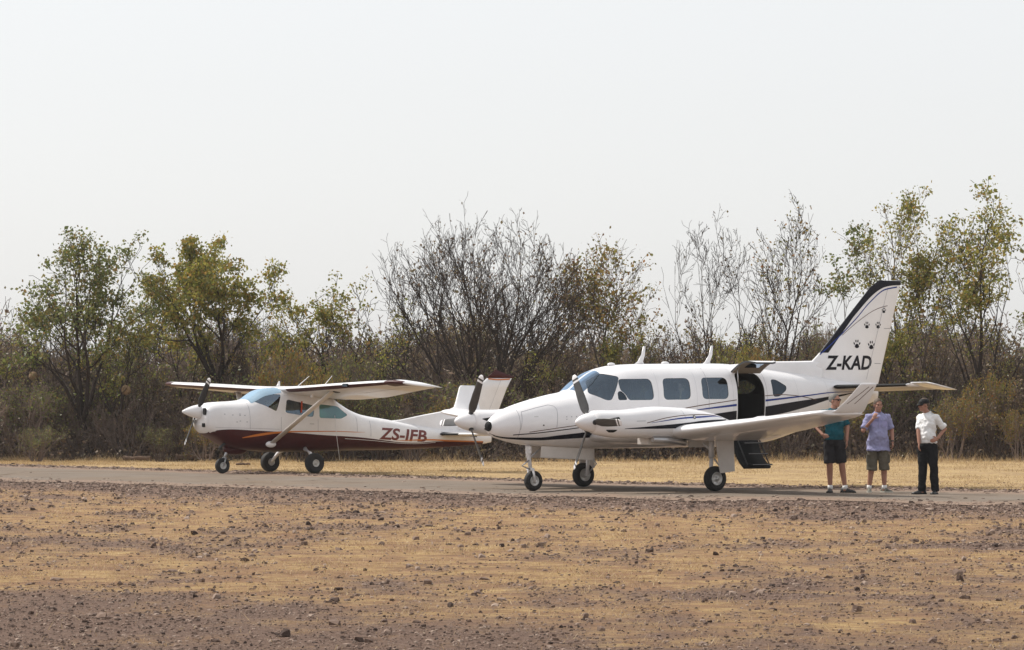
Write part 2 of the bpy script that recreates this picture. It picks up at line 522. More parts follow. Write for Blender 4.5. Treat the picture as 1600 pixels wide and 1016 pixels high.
def blade(parent, hub, ang, r0, r1, chord, pitch, m, tipm, bands):
    d = Vector((0, math.sin(ang), math.cos(ang))); t = d.cross(Vector((1, 0, 0)))
    rows = []; N = 22
    for i in range(N + 1):
        u = i / N; r = r0 + (r1 - r0) * u
        c = chord * (0.5 + 0.5 * min(1, u / .22)) * (1 - 0.28 * max(0, (u - .45) / .55)) * (1 if u < .9 else math.sqrt(max(0.02, 1 - ((u - .9) / .1) ** 2)) * .75 + .25)
        tw = -(pitch * (1 - u) + R(17) * u)
        th = 0.22 * (1 - u) + 0.07 * u
        if u < 0.12: c *= .75; th = 0.5
        ax = t * math.cos(tw) + Vector((1, 0, 0)) * math.sin(tw); nn = ax.cross(d)
        row = []
        for k in range(12):
            a = 2 * math.pi * k / 12
            row.append(Vector(hub) + d * r + ax * (c / 2 * math.cos(a)) + nn * (c * th / 2 * math.sin(a)))
        rows.append(row)
    mb = MB().grid(rows, True, True, True, True)
    o = mb.build('blade', [m, tipm], parent, merge=False)
    for p in o.data.polygons:
        u = ((p.center - Vector(hub)).dot(d) - r0) / (r1 - r0)
        if any(b0 <= u <= b1 for b0, b1 in bands): p.material_index = 1
    return o

# ------------------------------------------------------------------ twin engine plane
TP = Vector((2.571, 68.656, 0)); TA = 0.602
plane = empty('twin_engine_plane', TP, TA, 'white twin engine plane with paw prints on its fin and its cabin door open', 'plane')
PB = Body([
 (-3.66, 1.27, 1.15, .06, 2.0), (-3.64, 1.305, 1.10, .10, 2.0), (-3.57, 1.37, 1.02, .17, 2.0), (-3.37, 1.49, .955, .27, 2.05), (-3.18, 1.565, .91, .34, 2.1), (-2.96, 1.63, .87, .41, 2.15),
 (-2.6, 1.72, .83, .48, 2.2), (-2.27, 1.79, .805, .54, 2.3), (-1.9, 1.86, .79, .60, 2.35), (-1.59, 2.08, .785, .635, 2.4), (-1.36, 2.21, .78, .655, 2.45),
 (-1.07, 2.30, .78, .67, 2.5), (-.8, 2.345, .78, .68, 2.6), (-.3, 2.37, .78, .685, 2.6), (1, 2.385, .79, .685, 2.6), (1.6, 2.39, .79, .675, 2.6), (2.3, 2.34, .82, .63, 2.5),
 (2.85, 2.28, .89, .575, 2.4), (3.5, 2.21, 1.05, .46, 2.25), (4.4, 2.11, 1.31, .31, 2.1), (5.1, 2.03, 1.5, .18, 2.0), (5.66, 1.97, 1.68, .07, 2.0)])
door_poly = rounded([(1.64, 1.0), (2.32, 1.0), (2.36, 1.98), (2.27, 2.2), (1.66, 2.215)], .12)
win_polys = [rounded([(-1.10, 2.08), (-.37, 2.09), (-.345, 1.69), (-.93, 1.685), (-1.0, 1.80), (-1.10, 1.875)], .10),
             rounded([(-.10, 2.098), (.53, 2.105), (.515, 1.70), (-.125, 1.692)], .11),
             rounded([(.815, 2.115), (1.44, 2.118), (1.425, 1.707), (.795, 1.707)], .11)]
storm_poly = rounded([(-1.165, 1.83), (-1.10, 1.865), (-1.01, 1.80), (-.955, 1.69), (-1.165, 1.685)], .05)
aft_poly = rounded([(2.585, 2.09), (2.74, 2.085), (2.985, 1.955), (2.95, 1.875), (2.74, 1.754), (2.57, 1.754)], .07)
screen_poly = rounded([(-1.63, 2.03), (-1.34, 2.19), (-1.04, 2.125), (-1.31, 1.684), (-1.42, 1.684), (-1.73, 1.815)], .05)
holes = [(p, -2, 2) for p in win_polys + [aft_poly, screen_poly, storm_poly]] + [(door_poly, -2, 0)]
fus = shell(PB, 'fuselage', plane, WHITE, INTER, holes, 88, .055, .035, -1.8, 3.1)
SL, SR = skin_left(PB, -.008), skin_right(PB, -.008)
for p in win_polys:
    for S_ in (SL, SR): decal('cabin_window', grow(p, .012), S_, GLASS, plane, .06)
for S_ in (SL, SR):
    decal('rear_window', grow(aft_poly, .012), S_, GLASS_AFT if S_ is SL else SCREEN, plane, .06)
    decal('storm_window', grow(storm_poly, .012), S_, GLASS_AFT, plane, .05)
    decal('side_windscreen', grow(screen_poly, .012), S_, GLASS, plane, .05)
for sgn in (-1, 1):
    decal('windscreen', rounded([(-1.86, sgn * .03), (-1.27, sgn * .03), (-1.33, sgn * .30), (-1.60, sgn * .40), (-1.84, sgn * .38)], .05),
          lambda x, y: (x, y, float(PB.top(x, y, .004))), GLASS, plane, .05)
# cabin inside
MB().box((.6, 0, 1.03), (4.4, 1.1, .04)).build('cabin_floor', INTER, plane)
for x in (-1.0, .12, 1.0):
    for y in (-.32, .32):
        st = MB().box((x, y, 1.3), (.46, .42, .14)).box((x + .2, y, 1.6), (.1, .40, .56), Matrix.Rotation(.18, 3, 'Y')).build('seat', SEATM, plane, .03)
        MB().box((x + .27, y, 1.93), (.07, .24, .16), Matrix.Rotation(.15, 3, 'Y')).build('headrest', SEATM, st, .02)
        MB().box((x + .05, y, 1.14), (.3, .3, .18)).build('seat_base', SEATM, st, .02)
MB().box((2.52, .05, 1.42), (.12, .9, .78)).box((2.1, .35, 1.35), (.5, .3, .6)).ell((1.98, .1, 1.75), (.16, .2, .2), 10, 7).build('cargo_net', SEATM, plane, .02)
MB().box((-1.45, 0, 1.55), (.2, 1.0, .26), Matrix.Rotation(.3, 3, 'Y')).build('instrument_panel', SEATM, plane, .03)

# painted stripes on both flanks
stripes = [('stripe', NAVY, band([(-3.63, 1.075), (-3.60, 1.046), (-3.25, .999), (-2.8, .995), (-2.34, 1.041), (-1.79, 1.098), (-.6, 1.21), (.4, 1.325), (1.14, 1.432), (1.62, 1.487)],
                                    [(-3.63, 1.070), (-3.60, 1.036), (-3.22, .962), (-2.78, .943), (-2.31, .963), (-1.49, 1.005), (-.6, 1.08), (.4, 1.18), (1.38, 1.295), (1.62, 1.315)])),
           ('stripe', NAVY, band([(2.36, 1.564), (2.92, 1.631), (3.51, 1.692), (3.74, 1.713), (4.5, 1.795), (5.04, 1.853)], [(2.35, 1.375), (2.64, 1.407), (3.5, 1.553), (4.19, 1.703), (5.04, 1.848)])),
           ('stripe', BLUE, band([(.55, 1.49), (.73, 1.518), (1.62, 1.617)], [(.55, 1.485), (.73, 1.50), (1.62, 1.574)])),
           ('stripe', BLUE, band([(2.36, 1.70), (3.51, 1.786), (4.36, 1.85), (5.04, 1.858)], [(2.36, 1.66), (3.51, 1.762), (4.36, 1.835), (5.04, 1.85)])),
           ('stripe', BROWN, line_band([(.3, 1.52), (.5, 1.553), (1.62, 1.692)], .016)),
           ('stripe', BROWN, line_band([(2.36, 1.77), (2.82, 1.793), (3.2, 1.775), (3.51, 1.74), (3.8, 1.69)], .014)),
           ('stripe', NAVY, line_band([(-3.27, 1.045), (-2.83, 1.08), (-2.0, 1.176), (-1.4, 1.245)], .017)),
           ('stripe', BROWN, line_band([(-2.99, 1.095), (-2.52, 1.16), (-2.09, 1.215), (-1.4, 1.30)], .012))]
for nm, m, poly in stripes:
    decal(nm, poly, skin_left(PB, .003), m, plane, .05); decal(nm, poly, skin_right(PB, .003), m, plane, .05)
seamp = [(-3.16, 1.14), (-3.11, 1.47), (-2.82, 1.545), (-2.56, 1.60), (-2.47, 1.58), (-2.43, 1.52), (-2.46, 1.18)]
for i in range(len(seamp) - 1):
    (x0, z0), (x1, z1) = seamp[i], seamp[i + 1]
    l = math.hypot(x1 - x0, z1 - z0); nx, nz = -(z1 - z0) / l * .004, (x1 - x0) / l * .004
    decal('baggage_door_seam', [(x0 + nx, z0 + nz), (x1 + nx, z1 + nz), (x1 - nx, z1 - nz), (x0 - nx, z0 - nz)], skin_left(PB, .002), SEAM, plane, .05)
decal('baggage_latch', [(-2.74, 1.21), (-2.71, 1.21), (-2.71, 1.235), (-2.74, 1.235)], skin_left(PB, .004), DARKM, plane)
decal('baggage_latch', [(-2.9, 1.375), (-2.82, 1.378), (-2.82, 1.39), (-2.9, 1.387)], skin_left(PB, .004), RIM, plane)
for x, z in ((-2.27, 1.37), (-2.17, 1.372), (-2.07, 1.375), (-1.97, 1.38), (-2.27, 1.325), (-2.0, 1.33), (-1.82, 1.375), (-1.72, 1.36)):
    decal('static_vent', [(x, z), (x + .02, z), (x + .02, z + .016), (x, z + .016)], skin_left(PB, .003), SEAM, plane)
FAINT = mat('faint_seam', (.56, .56, .58), .5)
for xx in (-1.93, -.24, .67, 1.55, 3.28, 4.15):
    zt_, zb_ = float(PB.at(xx)[0]), float(PB.at(xx)[1])
    a = [(xx - .003, z) for z in np.linspace(zb_ + .1, zt_ - .03, 18)]
    decal('skin_seam', a + [(x + .006, z) for x, z in a[::-1]], skin_left(PB, .0015), FAINT, plane, .08)
for xx in (-3.17, .95, 2.42):
    zt, zb, w, e = [float(k) for k in PB.at(xx)]
    a = [(xx - .0035, z) for z in np.linspace(1.5 if xx > 0 else 1.0, zt - .02, 14)]
    decal('skin_seam', a + [(x + .007, z) for x, z in a[::-1]], skin_left(PB, .002), SEAM, plane, .08)
# black nose light, antennas, dorsal fillet
MB().ell((-3.645, 0, 1.205), (.055, .10, .095), 18, 10).build('nose_light', BLACKBOOT, plane)
for xb, xt, zt in ((-.23, -.10, 2.71), (1.37, 1.52, 2.735)):
    rows = []
    for z, xa, c, th in ((2.36, xb - .10, .26, .02), (2.42, xb, .13, .018), (2.55, (xb + xt) / 2 + .02, .09, .014), (zt, xt, .055, .01)):
        rows.append([(xa + c * .5 * (1 + math.cos(a)), th * math.sin(a), z) for a in [2 * math.pi * k / 10 for k in range(10)]])
    MB().grid(rows, True, True, True, True).build('blade_antenna', WHITE, plane)
for x in (-.85, .42):
    MB().ell((x, 0, 2.36 if x < 0 else 2.39), (.09, .05, .035), 10, 6).build('roof_light', WHITE, plane)
rows = []
for i in range(30):
    x = 2.0 + 2.25 * i / 29; u = i / 29
    zt = 2.375 + .06 * min(1, u * 2.2) + .03 * u * u; zb = float(PB.at(x)[0]) - .12; w = .03 + .045 * u
    rows.append([(x, -w, zb), (x, -w * .9, (zb + zt) / 2), (x, -w * .75, zt - .03), (x, 0, zt), (x, w * .75, zt - .03), (x, w * .9, (zb + zt) / 2), (x, w, zb)])
MB().grid(rows, False, True, True, True).build('dorsal_fillet', WHITE, plane)

# fin with paint, lettering and paw prints
FS = [(1.74, 4.95, 0, .68, 0, .10), (2.0, 4.3, 0, 1.41, 0, .085), (2.36, 3.86, 0, 1.955, 0, .075), (2.47, 4.03, 0, 1.815, 0, .075), (2.62, 4.21, 0, 1.68, 0, .075), (3.92, 5.50, 0, .77, 0, .075), (4.05, 5.70, 0, .61, 0, .06), (4.075, 5.78, 0, .535, 0, .05)]
fin = wing_part('fin', FS, WHITE, plane, vertical=True, camber=0.0)
def fin_surf(secs, side, off=.004):
    zs = [q[0] for q in secs]
    def f(x, z):
        le, c, t = [float(np.interp(z, zs, [q[k] for q in secs])) for k in (1, 3, 5)]
        u = min(max((x - le) / c, 0), 1)
        yt = 5 * t * c * (0.2969 * math.sqrt(u) - 0.126 * u - 0.3516 * u * u + 0.2843 * u ** 3 - 0.1015 * u ** 4)
        return (max(x, le - off) if x < le + .01 else x, side * (yt + off), z)
    return f
cap = [(4.25, 2.63), (4.865, 3.245), (5.515, 3.90), (5.72, 4.04), (5.80, 4.068), (6.31, 4.068)] + dense([(6.30, 3.985), (6.1, 3.975), (5.879, 3.941), (5.73, 3.885), (5.584, 3.80), (4.999, 3.29), (4.548, 2.88), (4.215, 2.60)][::-1], 4)[::-1]
wing_part('stripe', FS[4:], NAVY, plane, vertical=True, a=11, b=18, off=.0035, camber=0)
finblue = line_band([(4.2, 2.585), (4.547, 2.842), (5.128, 3.315), (5.454, 3.615), (5.879, 3.890), (6.2, 3.945)], .026)
finbrown = line_band([(4.75, 2.97), (5.193, 3.267), (5.584, 3.472), (5.78, 3.535), (5.943, 3.568)], .012)
for sgn in (-1, 1):
    f = fin_surf(FS, sgn)
    decal('stripe', cap, f, NAVY, plane, .07); decal('stripe', finblue, f, BLUE, plane, .07); decal('stripe', finbrown, f, BROWN, plane, .07)
    def paw(cx, cz, s):
        pads = [[(cx + s * .36 * math.cos(a) * (1 + .15 * math.cos(3 * a + math.pi / 2)), cz - s * .22 + s * .28 * math.sin(a)) for a in [2 * math.pi * k / 14 for k in range(14)]]]
        for dx, dz, tl in ((-.46, .1, .45), (-.17, .4, .12), (.17, .4, -.12), (.46, .1, -.45)):
            pads.append([(cx + s * (dx + .1 * math.cos(a) * math.cos(tl) - .19 * math.sin(a) * math.sin(tl)), cz + s * (dz + .1 * math.cos(a) * math.sin(tl) + .19 * math.sin(a) * math.cos(tl))) for a in [2 * math.pi * k / 10 for k in range(10)]])
        bmx = bmesh.new()
        for p in pads: bmx.faces.new([bmx.verts.new((a, b, 0)) for a, b in p])
        bmesh.ops.triangulate(bmx, faces=bmx.faces[:])
        me = bpy.data.meshes.new('p'); bmx.to_mesh(me); bmx.free()
        decal('paw_print', me, f, NAVY, plane, .2)
    for cx, cz, s in ((5.121, 2.793, .155), (5.507, 2.775, .155), (5.387, 3.17, .125), (5.69, 3.173, .125), (5.845, 3.47, .10)): paw(cx, cz, s)
    le = fit_text('Z-KAD', (4.305, 5.52, 2.282, 2.565, .006), .20, .03)
    if sgn > 0:
        co = np.zeros(len(le.vertices) * 3); le.vertices.foreach_get('co', co); co[0::3] = 9.825 - co[0::3]; le.vertices.foreach_set('co', co)
    decal('lettering', le, f, NAVY, plane, .12)
    decal('rudder_seam', [(5.375, 2.1), (5.383, 2.1), (5.955, 3.93), (5.947, 3.93)], f, SEAM, plane, .1)
    for x, z in ((5.68, 2.41), (5.93, 3.108)):
        decal('rudder_hinge', [(x - .08, z), (x + .09, z), (x + .09, z + .012), (x - .08, z + .012)], f, SEAM, plane)
# tailplane, drooped elevator with its balance horn, black boots
for sgn in (-1, 1):
    wing_part('tailplane', [(.08, 4.30, 1.945, .86, 1.93, .11), (2.32, 4.50, 1.985, .56, 1.97, .11)], WHITE, plane, sgn, camber=0)
    wing_part('elevator', [(.16, 5.14, 1.93, .52, 1.86, .10), (2.32, 5.05, 1.968, .36, 1.90, .09)], TANM, plane, sgn, camber=0)
    wing_part('elevator_horn', [(2.335, 4.54, 2.025, .86, 1.885, .07), (2.68, 4.62, 2.03, .76, 1.885, .06), (2.76, 4.80, 1.995, .55, 1.89, .04)], WHITE, plane, sgn, camber=0)
    wing_part('deicing_boot', [(.3, 4.32, 1.949, .86, 1.935, .11), (2.25, 4.495, 1.984, .565, 1.97, .11)], BLACKBOOT, plane, sgn, a=11, b=18, off=.003, camber=0)

# wings with winglets
WS = [(.5, -1.75, 1.02, 2.85, .93, .13), (.9, -1.55, 1.04, 2.55, .93, .14), (1.3, -1.25, 1.06, 2.2, .94, .15), (2.3, -1.1, 1.12, 1.95, .945, .15), (2.7, -1.04, 1.155, 1.82, 1.0, .145), (4.0, -.96, 1.27, 1.58, 1.15, .13), (5.7, -.85, 1.43, 1.19, 1.375, .11), (5.9, -.81, 1.45, 1.10, 1.41, .10), (6.03, -.66, 1.465, .93, 1.44, .09)]
for sgn in (-1, 1):
    wing_part('wing', WS, WHITE, plane, sgn, n=18)
    wl = [(5.97, -.52, 1.43), (6.06, -.41, 1.50), (6.18, -.26, 1.68), (6.33, -.08, 1.95), (6.34, -.04, 1.985)]
    te = [.24, .26, .275, .31, .31]
    rows = []
    for (y, xl, z), xt in zip(wl, te):
        c = xt - xl
        rows.append([(xl + u * c, sgn * (y - v * c * .9), z + .25 * v * c) for u, v in naca(.07, 10, 0)])
    MB().grid(rows, True, True, True, True).build('winglet', WHITE, plane)
    for x0, x1 in ((-.22, .14), (-.05, .24)):
        rows = []
        for k in range(10):
            t = k / 9; z = 1.62 + .3 * t; x = x0 + (x1 - x0) * t
            yb = np.interp(z, [q[2] for q in wl], [q[0] for q in wl]); xl = np.interp(z, [q[2] for q in wl], [q[1] for q in wl]); xr = np.interp(z, [q[2] for q in wl], te)
            u = min(max((x - xl) / (xr - xl), .02), .98); c = xr - xl
            yt = 5 * .07 * c * (0.2969 * math.sqrt(u) - 0.126 * u - 0.3516 * u * u + 0.2843 * u ** 3 - 0.1015 * u ** 4) * .9
            rows.append([(x - .008, sgn * (yb + yt + .004), z), (x + .012, sgn * (yb + yt + .004), z)])
        MB().grid(rows).build('stripe', BROWN, plane)
    MB().ell((-.38, sgn * 5.97, 1.462), (.09, .05, .035), 10, 6).build('wingtip_light', DARKM, plane)
    MB().ell((.27, sgn * 3.2, 1.27), (.36, .09, .13), 16, 8).build('wing_fairing', WHITE, plane)
    for y0, y1 in ((2.5, 3.9), (4.0, 5.8)):       # flap and aileron gaps
        s0 = [float(np.interp(y0, [q[0] for q in WS], [q[k] for q in WS])) for k in range(6)]
        s1 = [float(np.interp(y1, [q[0] for q in WS], [q[k] for q in WS])) for k in range(6)]
        rows = []
        for sc in (s0, s1):
            P = section(sc, 18, .003); rows.append([(P[9][0], sgn * sc[0], P[9][1]), (P[9][0] + .015, sgn * sc[0], P[9][1] - .001)])
        MB().grid(rows).build('flap_gap' if y0 < 3 else 'aileron_gap', SEAM, plane)

# engine nacelles and propellers
NT = [(-2.74, 1.475, 1.12, .17, 2.0), (-2.70, 1.495, 1.085, .21, 2.2), (-2.5, 1.505, 1.035, .27, 2.4), (-2.2, 1.505, 1.0, .31, 2.5), (-1.85, 1.53, .99, .33, 2.5), (-1.34, 1.57, .985, .335, 2.5),
      (-.76, 1.55, .985, .335, 2.4), (-.31, 1.50, .985, .33, 2.3), (.06, 1.42, .975, .31, 2.2), (.45, 1.29, .965, .27, 2.1), (.9, 1.15, .95, .2, 2.0), (1.15, 1.06, .96, .12, 2.0)]
for sgn in (-1, 1):
    NB = Body(NT, sgn * 1.97, .5)
    nac = loft_mesh(NB, 48, .05).build('engine_nacelle', WHITE, plane)
    for skin in (skin_left(NB), skin_right(NB)):
        decal('stripe', line_band([(-1.72, 1.272), (-1.25, 1.368), (-.79, 1.413), (-.38, 1.424), (-.03, 1.40)], .013), skin, BROWN, nac, .05)
        decal('stripe', band([(-1.62, 1.276), (-.85, 1.374), (-.42, 1.394), (-.1, 1.402), (.1, 1.37)], [(-1.62, 1.270), (-.85, 1.348), (-.42, 1.366), (-.1, 1.385), (.1, 1.362)]), skin, BLUE, nac, .05)
        decal('stripe', band([(-2.2, 1.172), (-1.58, 1.214), (-.71, 1.281), (-.45, 1.309), (-.16, 1.325), (.2, 1.334)], [(-2.2, 1.164), (-1.34, 1.166), (-.93, 1.175), (-.5, 1.22), (-.16, 1.27), (.2, 1.322)]), skin, NAVY, nac, .05)
        decal('air_inlet', rounded([(-2.63, 1.335), (-2.30, 1.385), (-2.30, 1.265), (-2.52, 1.285)], .03), skin, HOLESHADE, nac, .05)
        decal('air_inlet', rounded([(-2.58, 1.15), (-2.34, 1.15), (-2.40, 1.10), (-2.5, 1.10)], .03), skin, HOLESHADE, nac, .05)
        decal('cowl_seam', [(-.83, 1.33), (-.823, 1.33), (-.88, 1.545), (-.887, 1.545)], skin, SEAM, nac, .05)
        decal('cowl_latch', [(-1.95, 1.30), (-1.75, 1.305), (-1.75, 1.315), (-1.95, 1.31)], skin, SEAM, nac, .05)
        decal('fuel_cap', [(-.63 + .035 * math.cos(a), 1.375 + .035 * math.sin(a)) for a in [2 * math.pi * k / 14 for k in range(14)]], skin_left(NB, .006) if skin((0), 1.2)[1] < sgn * 1.97 else skin_right(NB, .006), DARKM, nac, .1)
        decal('fuel_cap', [(-.63 + .02 * math.cos(a), 1.375 + .02 * math.sin(a)) for a in [2 * math.pi * k / 14 for k in range(14)]], skin_left(NB, .009) if skin((0), 1.2)[1] < sgn * 1.97 else skin_right(NB, .009), RIM, nac, .1)
    MB().tube([(-1.5, sgn * 1.97 - .2, .97), (-1.1, sgn * 1.97 - .2, .95), (-.75, sgn * 1.97 - .2, .90)], [.05, .055, .055], 12).build('exhaust_pipe', STEEL, nac)
    MB().box((-1.05, sgn * 1.97 + .1, .93), (.9, .34, .12)).box((-.1, sgn * 1.97 + .25, .91), (.5, .02, .2)).build('gear_bay_door', TANM, nac, .01)
    MB().box((-.35, sgn * 1.97 - .05, .965), (.9, .36, .03)).build('gear_bay', HOLESHADE, nac)
    pr = empty('propeller', (-2.74, sgn * 1.97, 1.285)); pr.parent = plane
    MB().lathe([(-.345, .0), (-.335, .03), (-.29, .075), (-.22, .118), (-.12, .155), (-.02, .177), (.03, .182), (.04, .175), (.04, 0)], 32, 'x').build('spinner', WHITE, pr)
    angs = (30, 150, 270) if sgn < 0 else (-28, 92, 212)
    for a in angs:
        aa = R(a)
        blade(pr, (-.03, 0, 0), aa, .12, .99, .17, R(38), PROP, WHITE, ((.84, .885), (.925, 1.01)))
        d = Vector((0, math.sin(aa), math.cos(aa)))
        MB().tube([d * .12 + Vector((-.03, 0, 0)), d * .187 + Vector((-.03, 0, 0))], [.052, .046], 12).build('blade_cuff', DARKM, pr)

# landing gear
ng = empty('nose_gear', (-2.64, 0, 0)); ng.parent = plane
MB().tube([(-.14, 0, .92), (-.1, 0, .62), (-.06, 0, .40)], [.045, .042, .032], 12).tube([(-.06, -.085, .40), (-.02, -.085, .19)], .022, 8).tube([(-.06, .085, .40), (-.02, .085, .19)], .022, 8).tube([(-.06, -.09, .40), (-.06, .09, .40)], .03, 8).tube([(0, -.1, .19), (0, .1, .19)], .02, 8).build('strut', WHITE2, ng)
MB().tube([(-.1, -.02, .58), (-.27, -.02, .47), (-.08, -.02, .40)], .018, 6).tube([(-.1, 0, .6), (.25, 0, .85)], .018, 6).build('torque_link', STEEL, ng)
MB().box((-.20, -.13, .77), (.12, .02, .13)).ell((-.18, -.1, .78), (.07, .05, .06), 8, 6).build('taxi_light', WHITE2, ng)
wheel(ng, (0, 0, .19), .19, .13, .5)
MB().box((.6, -.24, .70), (1.2, .018, .21), Matrix.Rotation(.05, 3, 'Y')).box((.6, .24, .70), (1.2, .018, .21), Matrix.Rotation(.05, 3, 'Y')).build('gear_door', TANM, ng, .006)
for sgn in (-1, 1):
    mg = empty('main_gear', (0, sgn * 2.09, 0)); mg.parent = plane
    MB().tube([(.02, -sgn * .13, 1.05), (.02, -sgn * .13, .62)], .055, 12).tube([(.02, -sgn * .13, .62), (.0, -sgn * .13, .24)], .036, 10).tube([(0, -sgn * .15, .24), (0, sgn * .05, .24)], .03, 8).tube([(.02, -sgn * .13, .75), (-.02, -sgn * .6, 1.0)], .022, 8).build('strut', WHITE2, mg)
    MB().tube([(.08, -sgn * .13, .60), (.22, -sgn * .13, .45), (.06, -sgn * .13, .30)], .018, 6).build('torque_link', STEEL, mg)
    wheel(mg, (0, 0, .235), .235, .17, .52)
    V = [(-.09, .11, 1.03), (.34, .11, 1.0), (.36, .12, .37), (.02, .12, .335)]
    mb = MB(); mb.add([(x, sgn * y, z) for x, y, z in V] + [(x, sgn * (y + .018), z) for x, y, z in V], [(0, 1, 2, 3), (4, 7, 6, 5), (0, 4, 5, 1), (1, 5, 6, 2), (2, 6, 7, 3), (3, 7, 4, 0)], False)
    mb.build('gear_door', TANM, mg)

# cabin door: upper hatch swung up, lower half hanging down with its steps
rows, rows2 = [], []
for j in range(15):
    s = j / 14; y = -.47 - .64 * s; z = 2.235 + .22 * math.sin(math.pi * s * .62) - .03 * s * s
    c0, c1 = 1.63 + .03 * s, 2.34 - .05 * s * s
    if s > .8: c0 += .10 * ((s - .8) / .2) ** 2; c1 -= .14 * ((s - .8) / .2) ** 2
    rows.append([(c0 + (c1 - c0) * i / 8, y, z) for i in range(9)])
    rows2.append([(c0 + (c1 - c0) * i / 8, y - .012, z - .035) for i in range(9)])
mb = MB(); mb.grid(rows)
hatch = mb.build('upper_door', WHITE, plane)
mb = MB(); mb.grid(rows2)
m = len(rows[0])
edge = [rows[0][i] for i in range(m)] + [r[-1] for r in rows[1:]] + [rows[-1][i] for i in range(m - 2, -1, -1)] + [r[0] for r in rows[-2:0:-1]]
edge2 = [rows2[0][i] for i in range(m)] + [r[-1] for r in rows2[1:]] + [rows2[-1][i] for i in range(m - 2, -1, -1)] + [r[0] for r in rows2[-2:0:-1]]
mb.build('lining', HATCHIN, hatch)
MB().grid([edge, edge2], True, False).build('rim', DARKM, hatch)
MB().grid([[(x, y - .003, z - .006) for x, y, z in r[2:7]] for r in rows2[4:11]]).build('window', glass_mat('hatch_window', (.5, .66, .78), .35), hatch)
MB().tube([(1.70, -.60, 2.30), (1.70, -.62, 1.95)], .012, 6).build('gas_strut', STEEL, hatch)
ld = MB()
T0, T1 = Vector((0, -.70, 1.02)), Vector((0, -1.15, .42)); dd = (T1 - T0); nn = Vector((0, .6, -.45)).normalized()
rows = []
for j in range(9):
    s = j / 8; p = T0 + dd * s - nn * (.10 * math.sin(math.pi * s) * -1)
    rows.append([(1.55 - .1 * s, p.y, p.z), (2.10 - .02 * s, p.y, p.z)])
bk = [[(x, y + .045, z - .035) for x, y, z in r] for r in rows]
ld.grid(rows, smooth=True).grid(bk, smooth=True)
for q in (0, 1): ld.grid([[r[q] for r in rows], [r[q] for r in bk]], False, False)
ld.grid([rows[-1], bk[-1]]); ld.grid([rows[0], bk[0]])
lower = ld.build('lower_door', BLACKBOOT, plane)
for s, k in ((.28, 1), (.62, 1), (.96, 1)):
    p = T0 + dd * s
    MB().box((1.82 - .06 * s, p.y - .06, p.z + .02), (.5, .17, .03)).build('step', BLACKBOOT, lower, .005)
    MB().box((1.82 - .06 * s, p.y - .152, p.z + .022), (.46, .008, .012)).build('tread_edge', mat('worn_tread', (.16, .16, .165), .6), lower)
for xx in (1.55, 2.08):
    MB().tube([(xx, -.69, 1.08), (xx - .06, -1.17, .46)], .014, 6).build('handrail', DARKM, lower)

# ------------------------------------------------------------------ high wing single engine plane
CP, CA = Vector((-5.17, 84.3, 0)), R(33)
cess = empty('high_wing_plane', CP, CA, 'white high wing single engine plane with maroon belly and orange stripes', 'plane')
CB = Body([
 (-2.40, 1.36, 1.12, .26, 2.4), (-2.385, 1.48, 1.04, .36, 2.6), (-2.34, 1.56, .97, .405, 2.8), (-2.26, 1.605, .90, .43, 2.9), (-2.08, 1.64, .81, .46, 3.0), (-1.81, 1.655, .66, .49, 3.0), (-1.6, 1.665, .575, .51, 3.0),
 (-1.3, 1.70, .535, .535, 3.0), (-.91, 1.91, .51, .555, 3.0), (-.74, 1.955, .50, .56, 3.1), (-.3, 1.975, .49, .565, 3.2), (.5, 1.92, .495, .56, 3.2), (.9, 1.80, .50, .535, 3.0),
 (1.22, 1.615, .505, .49, 2.8), (1.5, 1.47, .51, .45, 2.6), (1.85, 1.35, .51, .405, 2.5), (2.6, 1.23, .51, .32, 2.4), (3.34, 1.10, .53, .25, 2.3), (4.1, .995, .56, .18, 2.2), (5.2, .93, .62, .08, 2.1), (5.55, .92, .67, .045, 2.0)], 0, .46)
c_scr = rounded([(-1.21, 1.66), (-.80, 1.83), (-.51, 1.82), (-.68, 1.43), (-.92, 1.545)], .04)
c_w1 = rounded([(-.39, 1.71), (-.45, 1.40), (.30, 1.29), (.335, 1.56)], .07)
c_w2 = rounded([(.47, 1.595), (.46, 1.275), (1.08, 1.255), (1.30, 1.34), (1.0, 1.545)], .06)
cf = shell(CB, 'fuselage', cess, WHITE2, INTER, [(p, -2, 2) for p in (c_scr, c_w1, c_w2)], 80, .055, .035, -1.25, 1.6)
for S_ in (skin_left(CB, -.006), skin_right(CB, -.006)):
    decal('side_windscreen', grow(c_scr, .012), S_, SCREEN, cess, .06)
    decal('door_window', grow(c_w1, .012), S_, GLASS, cess, .06)
    decal('rear_window', grow(c_w2, .012), S_, GREENGL, cess, .06)
decal('windscreen', rounded([(-1.27, -.40), (-.74, -.44), (-.46, -.42), (-.46, .42), (-.74, .44), (-1.27, .40)], .05), lambda x, y: (x, y, float(CB.top(x, y, .006))), PALESCR, cess, .05)
for y in (-.25, .25):
    st = MB().box((-.1, y, 1.05), (.5, .42, .16)).build('seat', SEATM, cess, .03)
    MB().box((.2, y, 1.35), (.1, .42, .6)).build('seat_back', SEATM, st, .03)
MB().box((-1.0, 0, 1.42), (.2, .85, .22)).build('instrument_panel', SEATM, cess, .03)
MB().box((-.02, -.57, 1.53), (.035, .012, .27), Matrix.Rotation(.05, 3, 'Y')).build('ribbon', mat('orange_ribbon', (.45, .06, .02), .7), cess)

